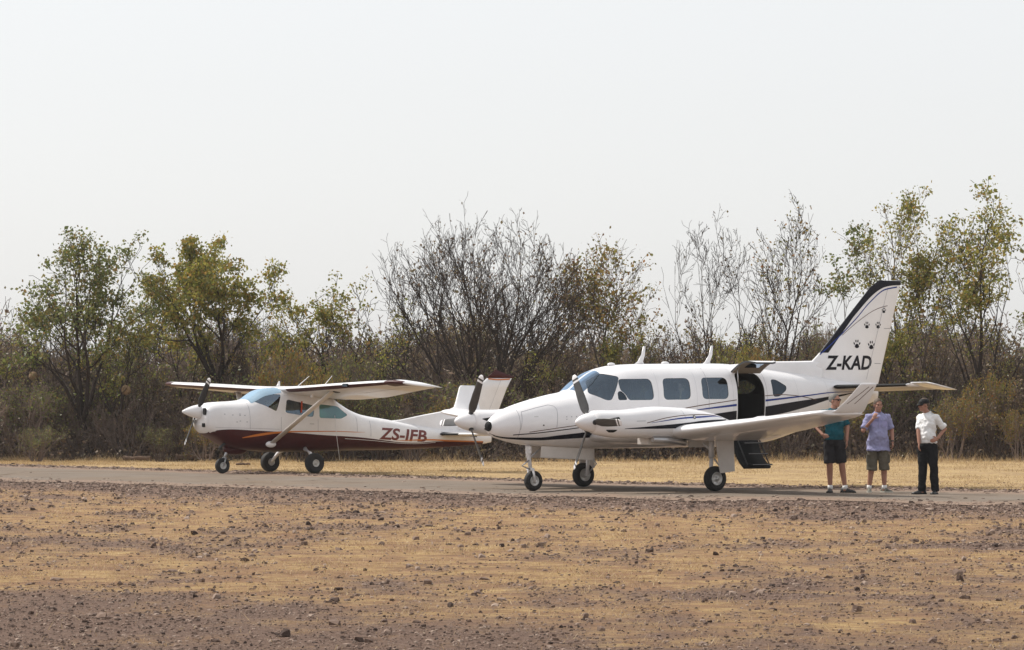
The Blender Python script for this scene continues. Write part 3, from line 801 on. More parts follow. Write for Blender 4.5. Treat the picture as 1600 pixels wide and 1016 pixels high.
bt = np.array([(-2.40, 1.0), (-2.25, .955), (-2.19, .995), (-1.83, 1.02), (-1.37, .998), (-.87, .972), (-.2, .934), (.49, .883), (1.6, .82), (2.46, .731), (2.87, .69), (3.3, .677), (3.87, .705), (4.6, .71), (5.2, .70)])
rows = []
for x in np.linspace(-2.30, 5.3, 110):
    zt, zb, w, e = [float(k) for k in CB.at(x)]; z1 = float(smooth_interp(bt[:, 0], bt[:, 1], x))
    zc = zb + CB.zcf * (zt - zb); row = []
    if z1 > zc: al = -math.asin(min(1, ((z1 - zc) / (zt - zc))) ** (e / 2))
    else: al = math.asin(min(1, max(0, (zc - z1) / (zc - zb))) ** (e / 2))
    for k in range(33):
        a = math.pi + al + (math.pi - 2 * al) * k / 32
        c, q = math.cos(a), math.sin(a); h = (zt - zc) if q > 0 else (zc - zb)
        row.append((x, (w + .003) * math.copysign(abs(c) ** (2 / e), c), zc + (h + .003) * math.copysign(abs(q) ** (2 / e), q)))
    rows.append(row)
MB().grid(rows).build('belly_paint', MAROON, cess)
ctop = [(-1.54, .834), (-1.14, .914), (-.68, .962), (-.2, .975), (.85, .97), (1.6, .943), (1.78, .937)]
cbot = [(-1.54, .815), (-1.13, .861), (-.67, .918), (-.2, .945), (.85, .954), (1.6, .934), (1.78, .934)]
for S_ in (skin_left(CB, .006), skin_right(CB, .006)):
    decal('stripe', band(ctop, cbot), S_, ORANGE, cess, .06)
    decal('stripe', band([(2.7, .735), (3.66, .762), (4.27, .735), (5.29, .70)], [(2.7, .727), (3.66, .73), (4.27, .70), (5.29, .672)]), S_, ORANGE, cess, .06)
    decal('stripe', line_band([(1.2, .79), (2.0, .74), (2.87, .668), (3.3, .655), (3.87, .683)], .010), S_, WHITE2, cess, .06)
    decal('stripe', band([(4.05, .93), (4.5, .915), (5.1, .87)], [(4.05, .92), (4.5, .86), (5.1, .80)]), S_, NAVY, cess, .06)
    for a, b in (((-.56, 1.30), (-.56, .95)), ((.42, 1.25), (.42, .95)), ((-1.36, 1.62), (-1.36, 1.02)), ((1.55, 1.3), (1.55, .95)), ((1.95, 1.2), (1.95, .83))):
        decal('door_seam', [(a[0], a[1]), (a[0] + .008, a[1]), (b[0] + .008, b[1]), (b[0], b[1])], S_, SEAM, cess, .08)
    decal('door_handle', [(.2, 1.13), (.32, 1.125), (.32, 1.145), (.2, 1.15)], S_, STEEL, cess)
    for x, z in ((-2.0, 1.36), (-1.8, 1.34), (-1.62, 1.33), (-1.62, 1.36), (-1.5, 1.33), (-1.62, 1.2), (-1.7, 1.18), (-1.45, 1.18)):
        decal('cowl_fastener', [(x, z), (x + .035, z), (x + .035, z + .016), (x, z + .016)], S_, SEAM, cess)
    decal('cowl_seam', line_band([(-2.2, 1.06), (-1.4, 1.045), (-.6, 1.015)], .006), S_, SEAM, cess, .08)
    left = S_(0, 1)[1] < 0
    le = fit_text('ZS-IFB', (2.2, 3.6, .765, 1.05, -.055), .2, .028)
    if not left:
        co = np.zeros(len(le.vertices) * 3); le.vertices.foreach_get('co', co); co[0::3] = 5.8 - co[0::3]; le.vertices.foreach_set('co', co)
    decal('lettering', le, S_, mat('maroon_lettering', (.14, .018, .012), .4), cess, .1)
for sgn in (-1, 1):
    MB().box((-2.385, sgn * .25, 1.43), (.04, .12, .16)).build('air_inlet', HOLESHADE, cess, .012)
MB().box((-2.388, -.20, 1.12), (.03, .13, .10)).build('lower_inlet', HOLESHADE, cess, .01)
MB().tube([(-1.78, -.2, .74), (-1.95, -.22, .62), (-1.98, -.22, .55)], .035, 10).build('exhaust_pipe', DARKM, cess)
MB().ell((-1.45, 0, .56), (.32, .2, .14), 14, 8).build('gear_fairing', MAROON, cess)

CWS = [(0, -.46, 1.945, 1.6, 1.72, .12), (.6, -.46, 1.945, 1.6, 1.70, .12), (1.3, -.46, 1.965, 1.6, 1.70, .12), (2.6, -.46, 2.01, 1.58, 1.76, .12), (4.0, -.42, 2.055, 1.36, 1.88, .12), (5.15, -.34, 2.09, 1.12, 1.965, .115)]
CTIP = [CWS[-1], (5.35, -.18, 2.07, .97, 1.965, .10), (5.46, .02, 2.03, .76, 1.965, .085), (5.53, .28, 1.995, .46, 1.965, .06)]
CWS0, CTIP0 = CWS, CTIP
for sgn in (-1, 1):
    kk = 1.0 if sgn < 0 else 1.09
    CWS = [(q[0] * kk,) + q[1:] for q in CWS0]; CTIP = [(q[0] * kk,) + q[1:] for q in CTIP0]
    wing_part('wing', CWS, WHITE2, cess, sgn, n=18)
    wing_part('wingtip', CTIP, WHITE, cess, sgn, n=18)
    wing_part('stripe', CWS[1:], MAROON, cess, sgn, a=18, b=22, off=.004, n=18)
    wing_part('stripe', [(4.85 * kk,) + tuple(np.array(CWS[-1][1:]) + np.array([-.02, -.01, .05, -.02, 0])), CTIP[0], CTIP[1]], MAROON, cess, sgn, a=15, b=25, off=.005, n=18)
    for y0, y1 in ((.75, 2.7), (2.8, 5.1)):
        rows = []
        for yy in (y0, y1):
            sc = [yy] + [float(np.interp(yy, [q[0] for q in CWS], [q[k] for q in CWS])) for k in range(1, 6)]
            P = section(sc, 18, .003); rows.append([(P[27][0], sgn * yy, P[27][1]), (P[27][0] + .02, sgn * yy, P[27][1])])
        MB().grid(rows).build('flap_gap' if y0 < 1 else 'aileron_gap', SEAM, cess)
    T, B_ = Vector((-.15, sgn * 2.25, 1.90)), Vector((-.79, sgn * .53, .69))
    d = (T - B_).normalized(); u = (Vector((1, 0, 0)) - d * d.x).normalized(); w = d.cross(u)
    rows = [[p + u * .075 * math.cos(a) + w * .026 * math.sin(a) for a in [2 * math.pi * k / 12 for k in range(12)]] for p in (B_, T)]
    st = MB().grid(rows, True, True, True, True).build('wing_strut', TANM, cess)
    MB().ell(B_ + Vector((-.02, 0, -.02)), (.14, .05, .075), 12, 8).build('strut_fairing', WHITE2, st)
    MB().ell((-.1, sgn * 2.35, 1.89), (.12, .06, .04), 10, 6).build('strut_cuff', DARKM, st)
MB().box((-.42, -3.3, 2.025), (.10, .22, .07)).build('landing_light', GLASS_AFT, cess, .01)
MB().box((-.02, -1.05, 1.83), (.05, .05, .16)).build('pitot_mast', WHITE2, cess)

CFS = [(.70, 4.95, 0, .52, 0, .09), (1.0, 4.55, 0, 1.05, 0, .08), (1.30, 4.30, 0, 1.42, 0, .07), (1.43, 4.42, 0, 1.35, 0, .07), (1.99, 5.15, 0, .87, 0, .07), (2.22, 5.44, 0, .72, 0, .065)]
wing_part('fin', CFS, WHITE2, cess, vertical=True, camber=0)
rows = []
for dz, k in ((0, 1.0), (.55, .9), (1.0, .35)):
    rows.append([(5.44 + u * .72 + (u * .10 + (1 - u) * .25) * dz * (1 if u > .0 else 1), v * .72 * k, 2.222 + dz * (.02 + .18 * (1 - u))) for u, v in naca(.07, 14, 0)])
MB().grid(rows, True, True, True, True).build('fin_tip', MAROON, cess)
for sgn in (-1, 1):
    f = fin_surf(CFS, sgn)
    decal('stripe', line_band([(5.47, 2.205), (5.75, 2.185), (6.1, 2.20)], .03), f, ORANGE, cess, .07)
    decal('rudder_seam', [(5.28, 1.0), (5.287, 1.0), (5.83, 2.17), (5.823, 2.17)], f, SEAM, cess, .1)
rows = []
for i in range(24):
    u = i / 23; x = 2.75 + 1.85 * u
    zt = float(np.interp(x, (2.75, 3.0, 3.61, 4.3, 4.6), (1.205, 1.225, 1.335, 1.445, 1.56))); zb = float(CB.at(x)[0]) - .1; w = .015 + .035 * u
    rows.append([(x, -w, zb), (x, -w * .8, zt - .03), (x, 0, zt), (x, w * .8, zt - .03), (x, w, zb)])
MB().grid(rows, False, True, True, True).build('dorsal_fillet', WHITE2, cess)
for sgn in (-1, 1):
    HS = [(.08, 3.98, .875, 1.0, .86, .09), (1.72, 4.38, .885, .78, .86, .08), (1.8, 4.5, .885, .62, .862, .06)]
    wing_part('tailplane', HS, WHITE2, cess, sgn, camber=0)
    wing_part('deicing_boot', [(.16, 4.0, .876, .99, .861, .09), (.75, 4.145, .879, .92, .86, .09)], BLACKBOOT, cess, sgn, a=12, b=17, off=.003, camber=0)

pr = empty('propeller', (-2.40, 0, 1.425)); pr.parent = cess
MB().lathe([(-.44, .0), (-.43, .02), (-.37, .055), (-.27, .098), (-.15, .137), (-.03, .16), (.01, .165), (.02, 0)], 32, 'x').build('spinner', WHITE, pr)
for a in (-39, 141):
    blade(pr, (-.05, 0, 0), R(a), .12, .98, .16, R(35), PROPB, WHITE, ((.84, .87), (.93, 1.01)))
rows = []
for z, xa, c, th in ((1.98, -.42, .16, .015), (2.03, -.36, .09, .012), (2.13, -.31, .035, .008)):
    rows.append([(xa + c * .5 * (1 + math.cos(a)), th * math.sin(a), z) for a in [2 * math.pi * k / 10 for k in range(10)]])
MB().grid(rows, True, True, True, True).build('blade_antenna', WHITE, cess)
for x0, z0, x1, z1, y in ((.20, 1.97, .565, 2.25, .1), (.76, 1.93, 1.07, 2.26, -.1)):
    MB().tube([(x0, y, z0), (x1, y, z1)], [.012, .007], 6).build('whip_antenna', WHITE2, cess)
MB().tube([(.85, -.60, 1.33), (.88, -.64, .85), (.95, -.66, .30)], .006, 5).build('tie_cord', WHITE2, cess)
ng = empty('nose_gear', (-1.79, 0, 0)); ng.parent = cess
MB().tube([(.2, 0, .66), (.1, 0, .46), (.04, 0, .34)], [.035, .035, .028], 10).tube([(.05, -.075, .36), (0, -.075, .18)], .018, 8).tube([(.05, .075, .36), (0, .075, .18)], .018, 8).tube([(.05, -.08, .355), (.05, .08, .355)], .02, 8).tube([(0, -.09, .18), (0, .09, .18)], .015, 8).build('strut', STEEL, ng)
MB().tube([(.16, 0, .42), (.26, 0, .33), (.08, 0, .26)], .014, 6).build('torque_link', DARKM, ng)
wheel(ng, (0, 0, .18), .18, .13, .45)
for sgn in (-1, 1):
    mg = empty('main_gear', (.05, sgn * 1.05, 0)); mg.parent = cess
    MB().tube([(.1, -sgn * .62, .56), (.06, -sgn * .3, .46), (0, -sgn * .12, .27), (0, -sgn * .06, .235)], [.05, .042, .035, .032], 10).build('leg', WHITE2, mg)
    wheel(mg, (0, 0, .235), .235, .20, .36)

# ------------------------------------------------------------------ people
def remesh(mb, name, m, parent, vox, it=3, folds=0.0):
    o = mb.build(name, m, parent, merge=False)
    md = o.modifiers.new('r', 'REMESH'); md.mode = 'VOXEL'; md.voxel_size = vox; md.use_smooth_shade = True
    if it:
        ms = o.modifiers.new('s', 'SMOOTH'); ms.factor = 0.5; ms.iterations = it
    if folds:
        tx_ = bpy.data.textures.get('folds') or bpy.data.textures.new('folds', 'CLOUDS'); tx_.noise_scale = .10; tx_.noise_depth = 2
        mdp = o.modifiers.new('d', 'DISPLACE'); mdp.texture = tx_; mdp.strength = folds; mdp.mid_level = .42; mdp.texture_coords = 'LOCAL'
    apply_mods(o)
    o.data.polygons.foreach_set('use_smooth', np.ones(len(o.data.polygons), dtype=bool))
    return o
def stack(mb, secs, n=20):
    """elliptic sections: (x, y, z, rx, ry)"""
    return mb.grid([[(x + rx * math.cos(2 * math.pi * k / n), y + ry * math.sin(2 * math.pi * k / n), z) for k in range(n)] for x, y, z, rx, ry in secs], True, True, True, True)
def limb(mb, pts, rad, n=12):
    mb.tube(pts, rad, n)
    for p, r in zip(pts[1:-1], rad[1:-1]): mb.ell(p, (r, r, r), 10, 7)
    return mb
def hand(mb, wrist, d, palm_n, curl=.5, sc=1.0):
    """palm, four unequal curled fingers and a thumb; d = pointing direction, palm_n = out of the palm"""
    d = Vector(d).normalized(); nrm = (Vector(palm_n) - d * Vector(palm_n).dot(d)).normalized(); s = d.cross(nrm)
    w = Vector(wrist)
    rot = Matrix((s, nrm, d)).transposed()
    mb.ell(w + d * .045 * sc, (.042 * sc, .018 * sc, .055 * sc), 12, 8, rot)
    for i, (off, L) in enumerate(((-.030, .072), (-.010, .082), (.010, .077), (.029, .062))):
        p0 = w + d * .07 * sc + s * off * sc; a = curl * .5; dirs = []
        pts = [p0]
        for k, seg in enumerate((.42, .33, .25)):
            dd = (d * math.cos(a) + nrm * math.sin(a)).normalized()
            pts.append(pts[-1] + dd * L * seg * sc); a += curl * .6
        mb.tube(pts, [.0105 * sc, .0098 * sc, .009 * sc, .0072 * sc], 8); mb.ell(pts[-1], (.0073 * sc,) * 3, 7, 5)
    t0 = w + d * .02 * sc - s * .032 * sc
    t1 = t0 + (d * .6 - s * .7 + nrm * .3).normalized() * .035 * sc; t2 = t1 + (d * .9 - s * .25 + nrm * .35).normalized() * .032 * sc
    mb.tube([t0, t1, t2], [.014 * sc, .0115 * sc, .009 * sc], 8); mb.ell(t2, (.009 * sc,) * 3, 7, 5)
def head_parts(mb, c, yaw, pitch=0.0):
    """head with brow, nose, lips, chin, jaw and ears; faces -Y before the yaw"""
    M = Matrix.Rotation(yaw, 3, 'Z') @ Matrix.Rotation(pitch, 3, 'X')
    P = lambda x, y, z: Vector(c) + M @ Vector((x, y, z))
    mb.ell(P(0, .012, .025), (.076, .096, .098), 18, 12, M)
    mb.ell(P(0, -.02, -.045), (.060, .074, .075), 16, 10, M)
    mb.ell(P(0, -.068, -.095), (.028, .022, .022), 10, 7, M)
    mb.ell(P(0, -.076, .030), (.055, .018, .016), 12, 6, M)
    mb.tube([P(0, -.082, .022), P(0, -.104, -.022)], [.010, .016], 8); mb.ell(P(0, -.100, -.026), (.019, .015, .012), 8, 6, M)
    mb.ell(P(0, -.082, -.058), (.026, .014, .007), 10, 6, M); mb.ell(P(0, -.080, -.071), (.024, .014, .008), 10, 6, M)
    for s in (-1, 1):
        mb.ell(P(s * .079, .008, -.012), (.010, .022, .033), 8, 7, M @ Matrix.Rotation(s * .3, 3, 'Z'))
        mb.ell(P(s * .040, -.058, -.022), (.026, .024, .024), 8, 6, M)
    return P, M
CLOTH = {}
def cloth(name, c, var=.12):
    return mat(name, c, .9, 0, var, 9, bump=1.0, bscale=9, spec=.2)
def shoe(mb, ankle, d, L=.27):
    d = Vector((d[0], d[1], 0)).normalized(); a = Vector((ankle[0], ankle[1], 0)); s = Vector((-d.y, d.x, 0))
    rows = []
    for u, w, h in ((-.08, .028, .07), (-.06, .036, .095), (0, .040, .10), (.05, .042, .085), (.10, .046, .062), (.15, .046, .048), (.18, .036, .036), (.195, .018, .022)):
        rows.append([a + d * (u * L / .27) + s * (w * math.cos(t)) + Vector((0, 0, max(0.004, .006 + (h - .006) * math.sin(t) if math.sin(t) > 0 else .004))) for t in [2 * math.pi * k / 14 for k in range(14)]])
    return mb.grid(rows, True, True, True, True)
def sole(mb, ankle, d, L=.27):
    d = Vector((d[0], d[1], 0)).normalized(); a = Vector((ankle[0], ankle[1], 0)); s = Vector((-d.y, d.x, 0))
    pr_ = [(-.085, .03), (-.06, .041), (0, .043), (.06, .046), (.12, .051), (.17, .046), (.2, .022)]
    V = [a + d * u * L / .27 + s * w for u, w in pr_] + [a + d * u * L / .27 - s * w for u, w in pr_[::-1]]
    n = len(V)
    mb.add([(p.x, p.y, 0.0) for p in V] + [(p.x, p.y, .022) for p in V], [tuple(range(n))[::-1], tuple(range(n, 2 * n))] + [(i, (i + 1) % n, (i + 1) % n + n, i + n) for i in range(n)], False)
    return mb

def person(loc, label, S):
    p = empty('person', loc, 0, label, 'person', 'people chatting beside the twin engine plane')
    k = S['h'] / 1.78
    p.scale = (k, k, k)
    # --- body
    b = MB(); ty = S['turn']
    Rz = Matrix.Rotation(ty, 3, 'Z')
    G = lambda x, y, z: Rz @ Vector((x, y, z))
    cx, cy = S.get('lean', (0, 0))
    hips, knees, ankles = S['legs']
    sh = [G(-.182, .01, 1.425) + Vector((cx, cy, 0)), G(.182, .01, 1.425) + Vector((cx, cy, 0))]
    belly = S.get('belly', 0)
    def torso(mb, g, z0=.86):
        n = 22; rows = []
        for z, rx, ry, oy in ((.86, .165, .115, .01), (.95, .17, .118, .01), (1.05, .158 + belly * .4, .108 + belly, -.012 - belly * .5), (1.15, .152 + belly * .3, .105 + belly * .8, -.015 - belly * .4), (1.28, .168, .115 + belly * .2, 0), (1.38, .176, .112, .005), (1.435, .158, .092, .012), (1.475, .115, .072, .015), (1.51, .068, .060, .015)):
            if z < z0: continue
            if not rows and z0 < .80:
                rows.append([Vector((0, 0, z0 + .05)) + Rz @ Vector(((rx + .045 + g) * math.cos(2 * math.pi * q / n), (ry + .05 + g) * math.sin(2 * math.pi * q / n), 0)) for q in range(n)])
            t = (z - .86) / .66
            if z0 < .80 and z < 1.0: rx += .034; ry += .03
            c = Vector((cx * t, cy * t, 0))
            rows.append([Vector((0, 0, z)) + c + Rz @ Vector(((rx + g) * math.cos(2 * math.pi * q / n), oy + (ry + g) * math.sin(2 * math.pi * q / n), 0)) for q in range(n)])
        mb.grid(rows, True, True, True, True)
        return mb
    torso(b, -.012)
    nb = Vector((cx, cy + .015, 1.49)); hc = Vector(S['head'])
    b.tube([nb, hc + Vector((0, .02, -.05))], [.062, .056], 14)
    P, M = head_parts(b, hc, S['hyaw'], S.get('hpitch', 0))
    for i in (0, 1):
        el, wr, hd, pn, curl = S['arms'][i]
        limb(b, [sh[i], el, wr], [.052, .043, .029])
        hand(b, wr, hd, pn, curl)
        limb(b, [hips[i], knees[i], (Vector(knees[i]) * .62 + Vector(ankles[i]) * .38 + Vector((0, .022, 0))), ankles[i]], [.085, .058, .056, .037])
        b.ell(Vector(ankles[i]) + Vector((0, 0, -.04)), (.045, .05, .045), 8, 6)
    remesh(b, 'body', S.get('skin', SKIN), p, .0085, 2)
    # --- upper garment
    g = MB(); torso(g, .014, S['hem'] - .05)
    for i in (0, 1):
        el = Vector(S['arms'][i][0]); s0 = sh[i]
        e = s0 + (el - s0) * S.get('sleeve', .78)
        g.tube([s0 + Vector((0, 0, .005)) - (s0 - Vector((cx, cy, 1.45))) * .3, s0 + Vector((0, 0, 0.004)), s0 + (e - s0) * .5, e], [.060, .064, .063, .066], 14)
        g.ell(s0, (.064, .062, .060), 12, 8)
    top = remesh(g, S['topname'], S['top'], p, .011, 2, .055)
    # --- legs
    l = MB()
    n = 22; hz = S['shem']
    rows = []
    for z, rx, ry in ((.85, .165, .12), (.93, .176, .126), (S['waist'], .168, .12)):
        rows.append([Vector((0, 0.01, z)) + Rz @ Vector((rx * math.cos(2 * math.pi * q / n), ry * math.sin(2 * math.pi * q / n), 0)) for q in range(n)])
    l.grid(rows, True, True, True, True)
    for i in (0, 1):
        h, kk, a = Vector(hips[i]), Vector(knees[i]), Vector(ankles[i])
        if hz < .2:
            limb(l, [h, kk, kk * .5 + a * .5, a + Vector((0, .01, -.03))], [.108, .080, .074, .066], 14)
        else:
            if hz > kk.z: e = h + (kk - h) * ((h.z - hz) / (h.z - kk.z))
            else: e = kk + (a - kk) * ((kk.z - hz) / (kk.z - a.z))
            l.tube([h, (h + e) * .5, e], [.098, .099, .097], 16)
    remesh(l, S['bottomname'], S['bottom'], p, .011, 2, .04)
    # --- shoes and socks
    for i in (0, 1):
        q = empty('shoe'); q.parent = p
        shoe(MB(), ankles[i], S['toes'][i]).build('upper', S['shoe'], q)
        sole(MB(), ankles[i], S['toes'][i]).build('sole', S.get('solem', BLACKBOOT), q)
        if S.get('sock'):
            a = Vector(ankles[i])
            MB().tube([a + Vector((0, 0, -.03)), a + Vector((0, .004, .045))], [.047, .046], 14).build('sock', S['sock'], p)
    return p, P, M, top, G

def hair(p, P, M, c, m, front=.4, name='hair'):
    mb = MB(); rows = []
    for i in range(9):
        t = math.pi * (.02 + .64 * i / 8); row = []
        for kq in range(20):
            a = 2 * math.pi * kq / 20
            f = max(0, -math.sin(a)); tt = t * (1 - front * f)
            rr = 1 + .035 * math.sin(7 * a + i * 1.7) + .03 * math.sin(13 * a - i * 2.3)
            row.append(P(.083 * rr * math.sin(tt) * math.cos(a), .018 + .104 * rr * math.sin(tt) * math.sin(a), .025 + .108 * math.cos(tt)))
        rows.append(row)
    mb.grid(rows, True, True, True, False)
    return mb.build(name, m, p)
def eyes(p, P):
    for s in (-1, 1):
        MB().ell(P(s * .03, -.078, .006), (.011, .008, .007), 8, 6).build('eye', mat('eye_dark', (.03, .02, .015), .3), p)
        MB().tube([P(s * .016, -.093, .034), P(s * .046, -.082, .034)], .005, 6).build('eyebrow', mat('brow_hair', (.05, .03, .02), .8), p)

GREYHAIR = mat('grey_hair', (.14, .13, .118), .7, 0, .3, 60)
BROWNHAIR = mat('brown_hair', (.08, .05, .03), .7, 0, .3, 60)
SOCK = cloth('white_sock', (.75, .74, .72))
DARKSHOE = mat('dark_shoe', (.022, .02, .02), .6)
p1, P, M, top, G = person((5.87, 65.95, .0), 'grey haired man in teal T-shirt and dark shorts standing behind the upturned wingtip', dict(
    h=1.81, turn=.25, head=(.02, -.01, 1.655), hyaw=.95, hpitch=0,
    legs=([(-.09, 0, .90), (.09, 0, .90)], [(-.08, -.03, .50), (.14, -.02, .50)], [(-.065, .03, .09), (.20, .02, .09)]),
    arms=[(Vector((-.34, .10, 1.21)), Vector((-.20, -.08, 1.03)), (.85, -.35, -.25), (.2, .9, .1), .45), (Vector((.245, .05, 1.17)), Vector((.225, -.04, .93)), (.05, -.1, -1), (-1, 0, 0), .5)],
    hem=.93, topname='t_shirt', top=cloth('teal_cotton', (.008, .078, .105)), shem=.53, waist=1.0, bottomname='shorts', bottom=cloth('dark_shorts', (.022, .02, .022)),
    toes=[(-.25, -1), (1, -.35)], shoe=DARKSHOE, sock=SOCK, sleeve=.82))
hair(p1, P, M, None, GREYHAIR, .60)
sg = empty('sunglasses'); sg.parent = p1
MB().ell(P(-.03, -.092, .008), (.024, .014, .018), 10, 7, M).ell(P(.03, -.092, .008), (.024, .014, .018), 10, 7, M).build('lens', BLACKBOOT, sg)
MB().tube([P(-.052, -.085, .012), P(-.082, 0, .012)], .005, 6).tube([P(.052, -.085, .012), P(.082, 0, .012)], .005, 6).tube([P(-.02, -.104, .012), P(.02, -.104, .012)], .004, 6).build('frame', BLACKBOOT, sg)
MB().grid([[G(x, -.142 - .012 * math.cos(x * 9), z) for x in np.linspace(.02, .13, 6)] for z in np.linspace(1.27, 1.35, 4)]).build('print', mat('faded_shirt_print', (.10, .22, .26), .9), p1)

p2, P, M, top, G = person((6.70, 66.2, .0), 'man in lavender short sleeved shirt and khaki shorts holding his hand to his chin', dict(
    h=1.72, turn=.12, head=(.0, -.025, 1.65), hyaw=.28, hpitch=.1, belly=.03,
    legs=([(-.095, 0, .90), (.095, 0, .90)], [(-.12, -.02, .50), (.11, -.02, .50)], [(-.165, .03, .09), (.12, .02, .09)]),
    arms=[(Vector((-.29, -.10, 1.17)), Vector((-.105, -.20, 1.40)), (.45, .05, .9), (.4, .9, 0), .9), (Vector((.265, .05, 1.17)), Vector((.27, -.06, .94)), (.0, -.15, -1), (-1, 0, 0), .8)],
    hem=.79, topname='shirt', top=cloth('lavender_cotton', (.29, .29, .46)), shem=.42, waist=.98, bottomname='shorts', bottom=cloth('khaki_shorts', (.12, .105, .08)),
    toes=[(-.1, -1), (.75, -.8)], shoe=mat('grey_trainer', (.12, .115, .09), .7, 0, .4, 30), solem=mat('pale_sole', (.5, .48, .42), .7), sock=SOCK, sleeve=.85))
COLLAR = lambda p_, m_, tx_, ty_, tu: MB().grid([[Vector((tx_ + r_ * math.cos(a), ty_ + .012 + r_ * .95 * math.sin(a), z_ - .03 * max(0, math.sin(-a + tu)))) for a in [2 * math.pi * k / 20 for k in range(20)]] for r_, z_ in ((.066, 1.525), (.070, 1.54), (.086, 1.50))], True).build('collar', m_, p_)
COLLAR(p2, MATS['lavender_cotton'], 0, 0, 0)
hair(p2, P, M, None, BROWNHAIR, .55); eyes(p2, P)
MB().grid([[G(.012 * s, -.152 + .02 * abs(z - 1.2), z) for s in (-1, 1)] for z in np.linspace(.86, 1.44, 8)]).build('placket', mat('placket_cotton', (.30, .29, .50), .9), p2)
for x in (-.09, .09):
    MB().grid([[G(x + dx, -.140 - .004, z) for dx in (-.05, .05)] for z in (1.24, 1.345)]).build('pocket', mat('placket_cotton', (.30, .29, .50), .9), p2)
for i, x in ((0, -.20), (1, .195)):
    MB().box((x, -.02, .64), (.05, .13, .17)).build('cargo_pocket', MATS['khaki_shorts'], p2, .012)
MB().lathe([(-.013, .034), (.013, .034)], 14, 'z', (.268, -.05, .975)).build('wrist_watch', DARKM, p2)

p3, P, M, top, G = person((7.45, 64.85, .0), 'pilot in white shirt, black trousers and black cap, hand on hip', dict(
    h=1.72, turn=-.75, head=(-.075, -.03, 1.655), hyaw=-1.15, hpitch=.12, belly=.015,
    legs=([(-.08, .03, .90), (.07, -.03, .90)], [(-.085, .02, .50), (.11, -.02, .50)], [(-.10, .05, .09), (.14, -.01, .09)]),
    arms=[(Vector((-.17, -.02, 1.17)), Vector((-.17, -.12, .94)), (-.1, -.2, -1), (1, 0, 0), .6), (Vector((.315, -.03, 1.21)), Vector((.165, -.16, 1.035)), (-.8, -.35, -.35), (.1, .8, .1), .45)],
    hem=.97, topname='shirt', top=cloth('white_cotton', (.78, .78, .78), .05), shem=.06, waist=.99, bottomname='trousers', bottom=cloth('black_trousers', (.010, .010, .011)),
    toes=[(-1, -.25), (-.45, -1)], shoe=mat('black_leather', (.01, .01, .01), .35), sleeve=.86))
COLLAR(p3, MATS['white_cotton'], 0, 0, -.75)
hair(p3, P, M, None, BROWNHAIR, .6); eyes(p3, P)
cp = empty('cap'); cp.parent = p3
rows = []
for i in range(8):
    t = math.pi * .5 * i / 7 + .02
    rows.append([P(.091 * math.sin(t) * math.cos(a), .012 + .113 * math.sin(t) * math.sin(a), .035 + .092 * math.cos(t)) for a in [2 * math.pi * kq / 20 for kq in range(20)]])
MB().grid(rows, True, True, True, False).build('crown', BLACKBOOT, cp)
rows = []
for j in range(6):
    s = j / 5
    rows.append([P((.08 - .02 * s * s) * math.sin(a), -.085 * math.cos(a) * (1 + .0) - .075 * s * math.cos(a), .045 - .03 * s - .015 * math.sin(a) ** 2) for a in np.linspace(-1.2, 1.2, 12)])
rows2 = [[v - Vector((0, 0, .006)) for v in r] for r in rows]
MB().grid(rows).grid(rows2).grid([rows[-1], rows2[-1]]).build('peak', BLACKBOOT, cp)
for s in (-1, 1):
    c = G(s * .14, .012, 1.535) + Vector((0, 0, 0))
    MB().box(c, (.12, .055, .014), Matrix.Rotation(-.75, 3, 'Z') @ Matrix.Rotation(s * .28, 3, 'Y')).build('shoulder_board', BLACKBOOT, p3, .004)
MB().grid([[Vector((0, 0.01, z)) + Matrix.Rotation(-.75, 3, 'Z') @ Vector((.178 * math.cos(a), .131 * math.sin(a), 0)) for a in [2 * math.pi * kq / 24 for kq in range(24)]] for z in (.955, .99)], True).build('belt', BLACKBOOT, p3)

# ------------------------------------------------------------------ ground
def hsh(i, j, s):
    v = np.sin(i * 127.1 + j * 311.7 + s * 74.7) * 43758.5453
    return v - np.floor(v)
def vnoise(x, y, s=0):
    i, j = np.floor(x), np.floor(y); u, v = x - i, y - j
    u, v = u * u * (3 - 2 * u), v * v * (3 - 2 * v)
    return (hsh(i, j, s) * (1 - u) + hsh(i + 1, j, s) * u) * (1 - v) + (hsh(i, j + 1, s) * (1 - u) + hsh(i + 1, j + 1, s) * u) * v
def fbm(x, y, s=0, o=4):
    t, a, n = 0, .5, 0
    for k in range(o):
        t = t + a * vnoise(x * 2 ** k, y * 2 ** k, s + k); n += a; a *= .55
    return t / n
def sstep(a, b, x):
    t = np.clip((x - a) / (b - a), 0, 1); return t * t * (3 - 2 * t)
FAR_E = np.array([(-60, 140), (-24, 107), (-13.3, 94), (-4.3, 81.6), (2.6, 73.0), (9.4, 66.6), (20, 58), (60, 30)])
NEAR_E = np.array([(-60, 118), (-24, 88), (-10.8, 76.5), (-2.3, 66), (2.2, 61.8), (8.4, 58.2), (20, 51), (60, 24)])
far_edge = lambda x: np.interp(x, FAR_E[:, 0], FAR_E[:, 1])
near_edge = lambda x: np.interp(x, NEAR_E[:, 0], NEAR_E[:, 1])
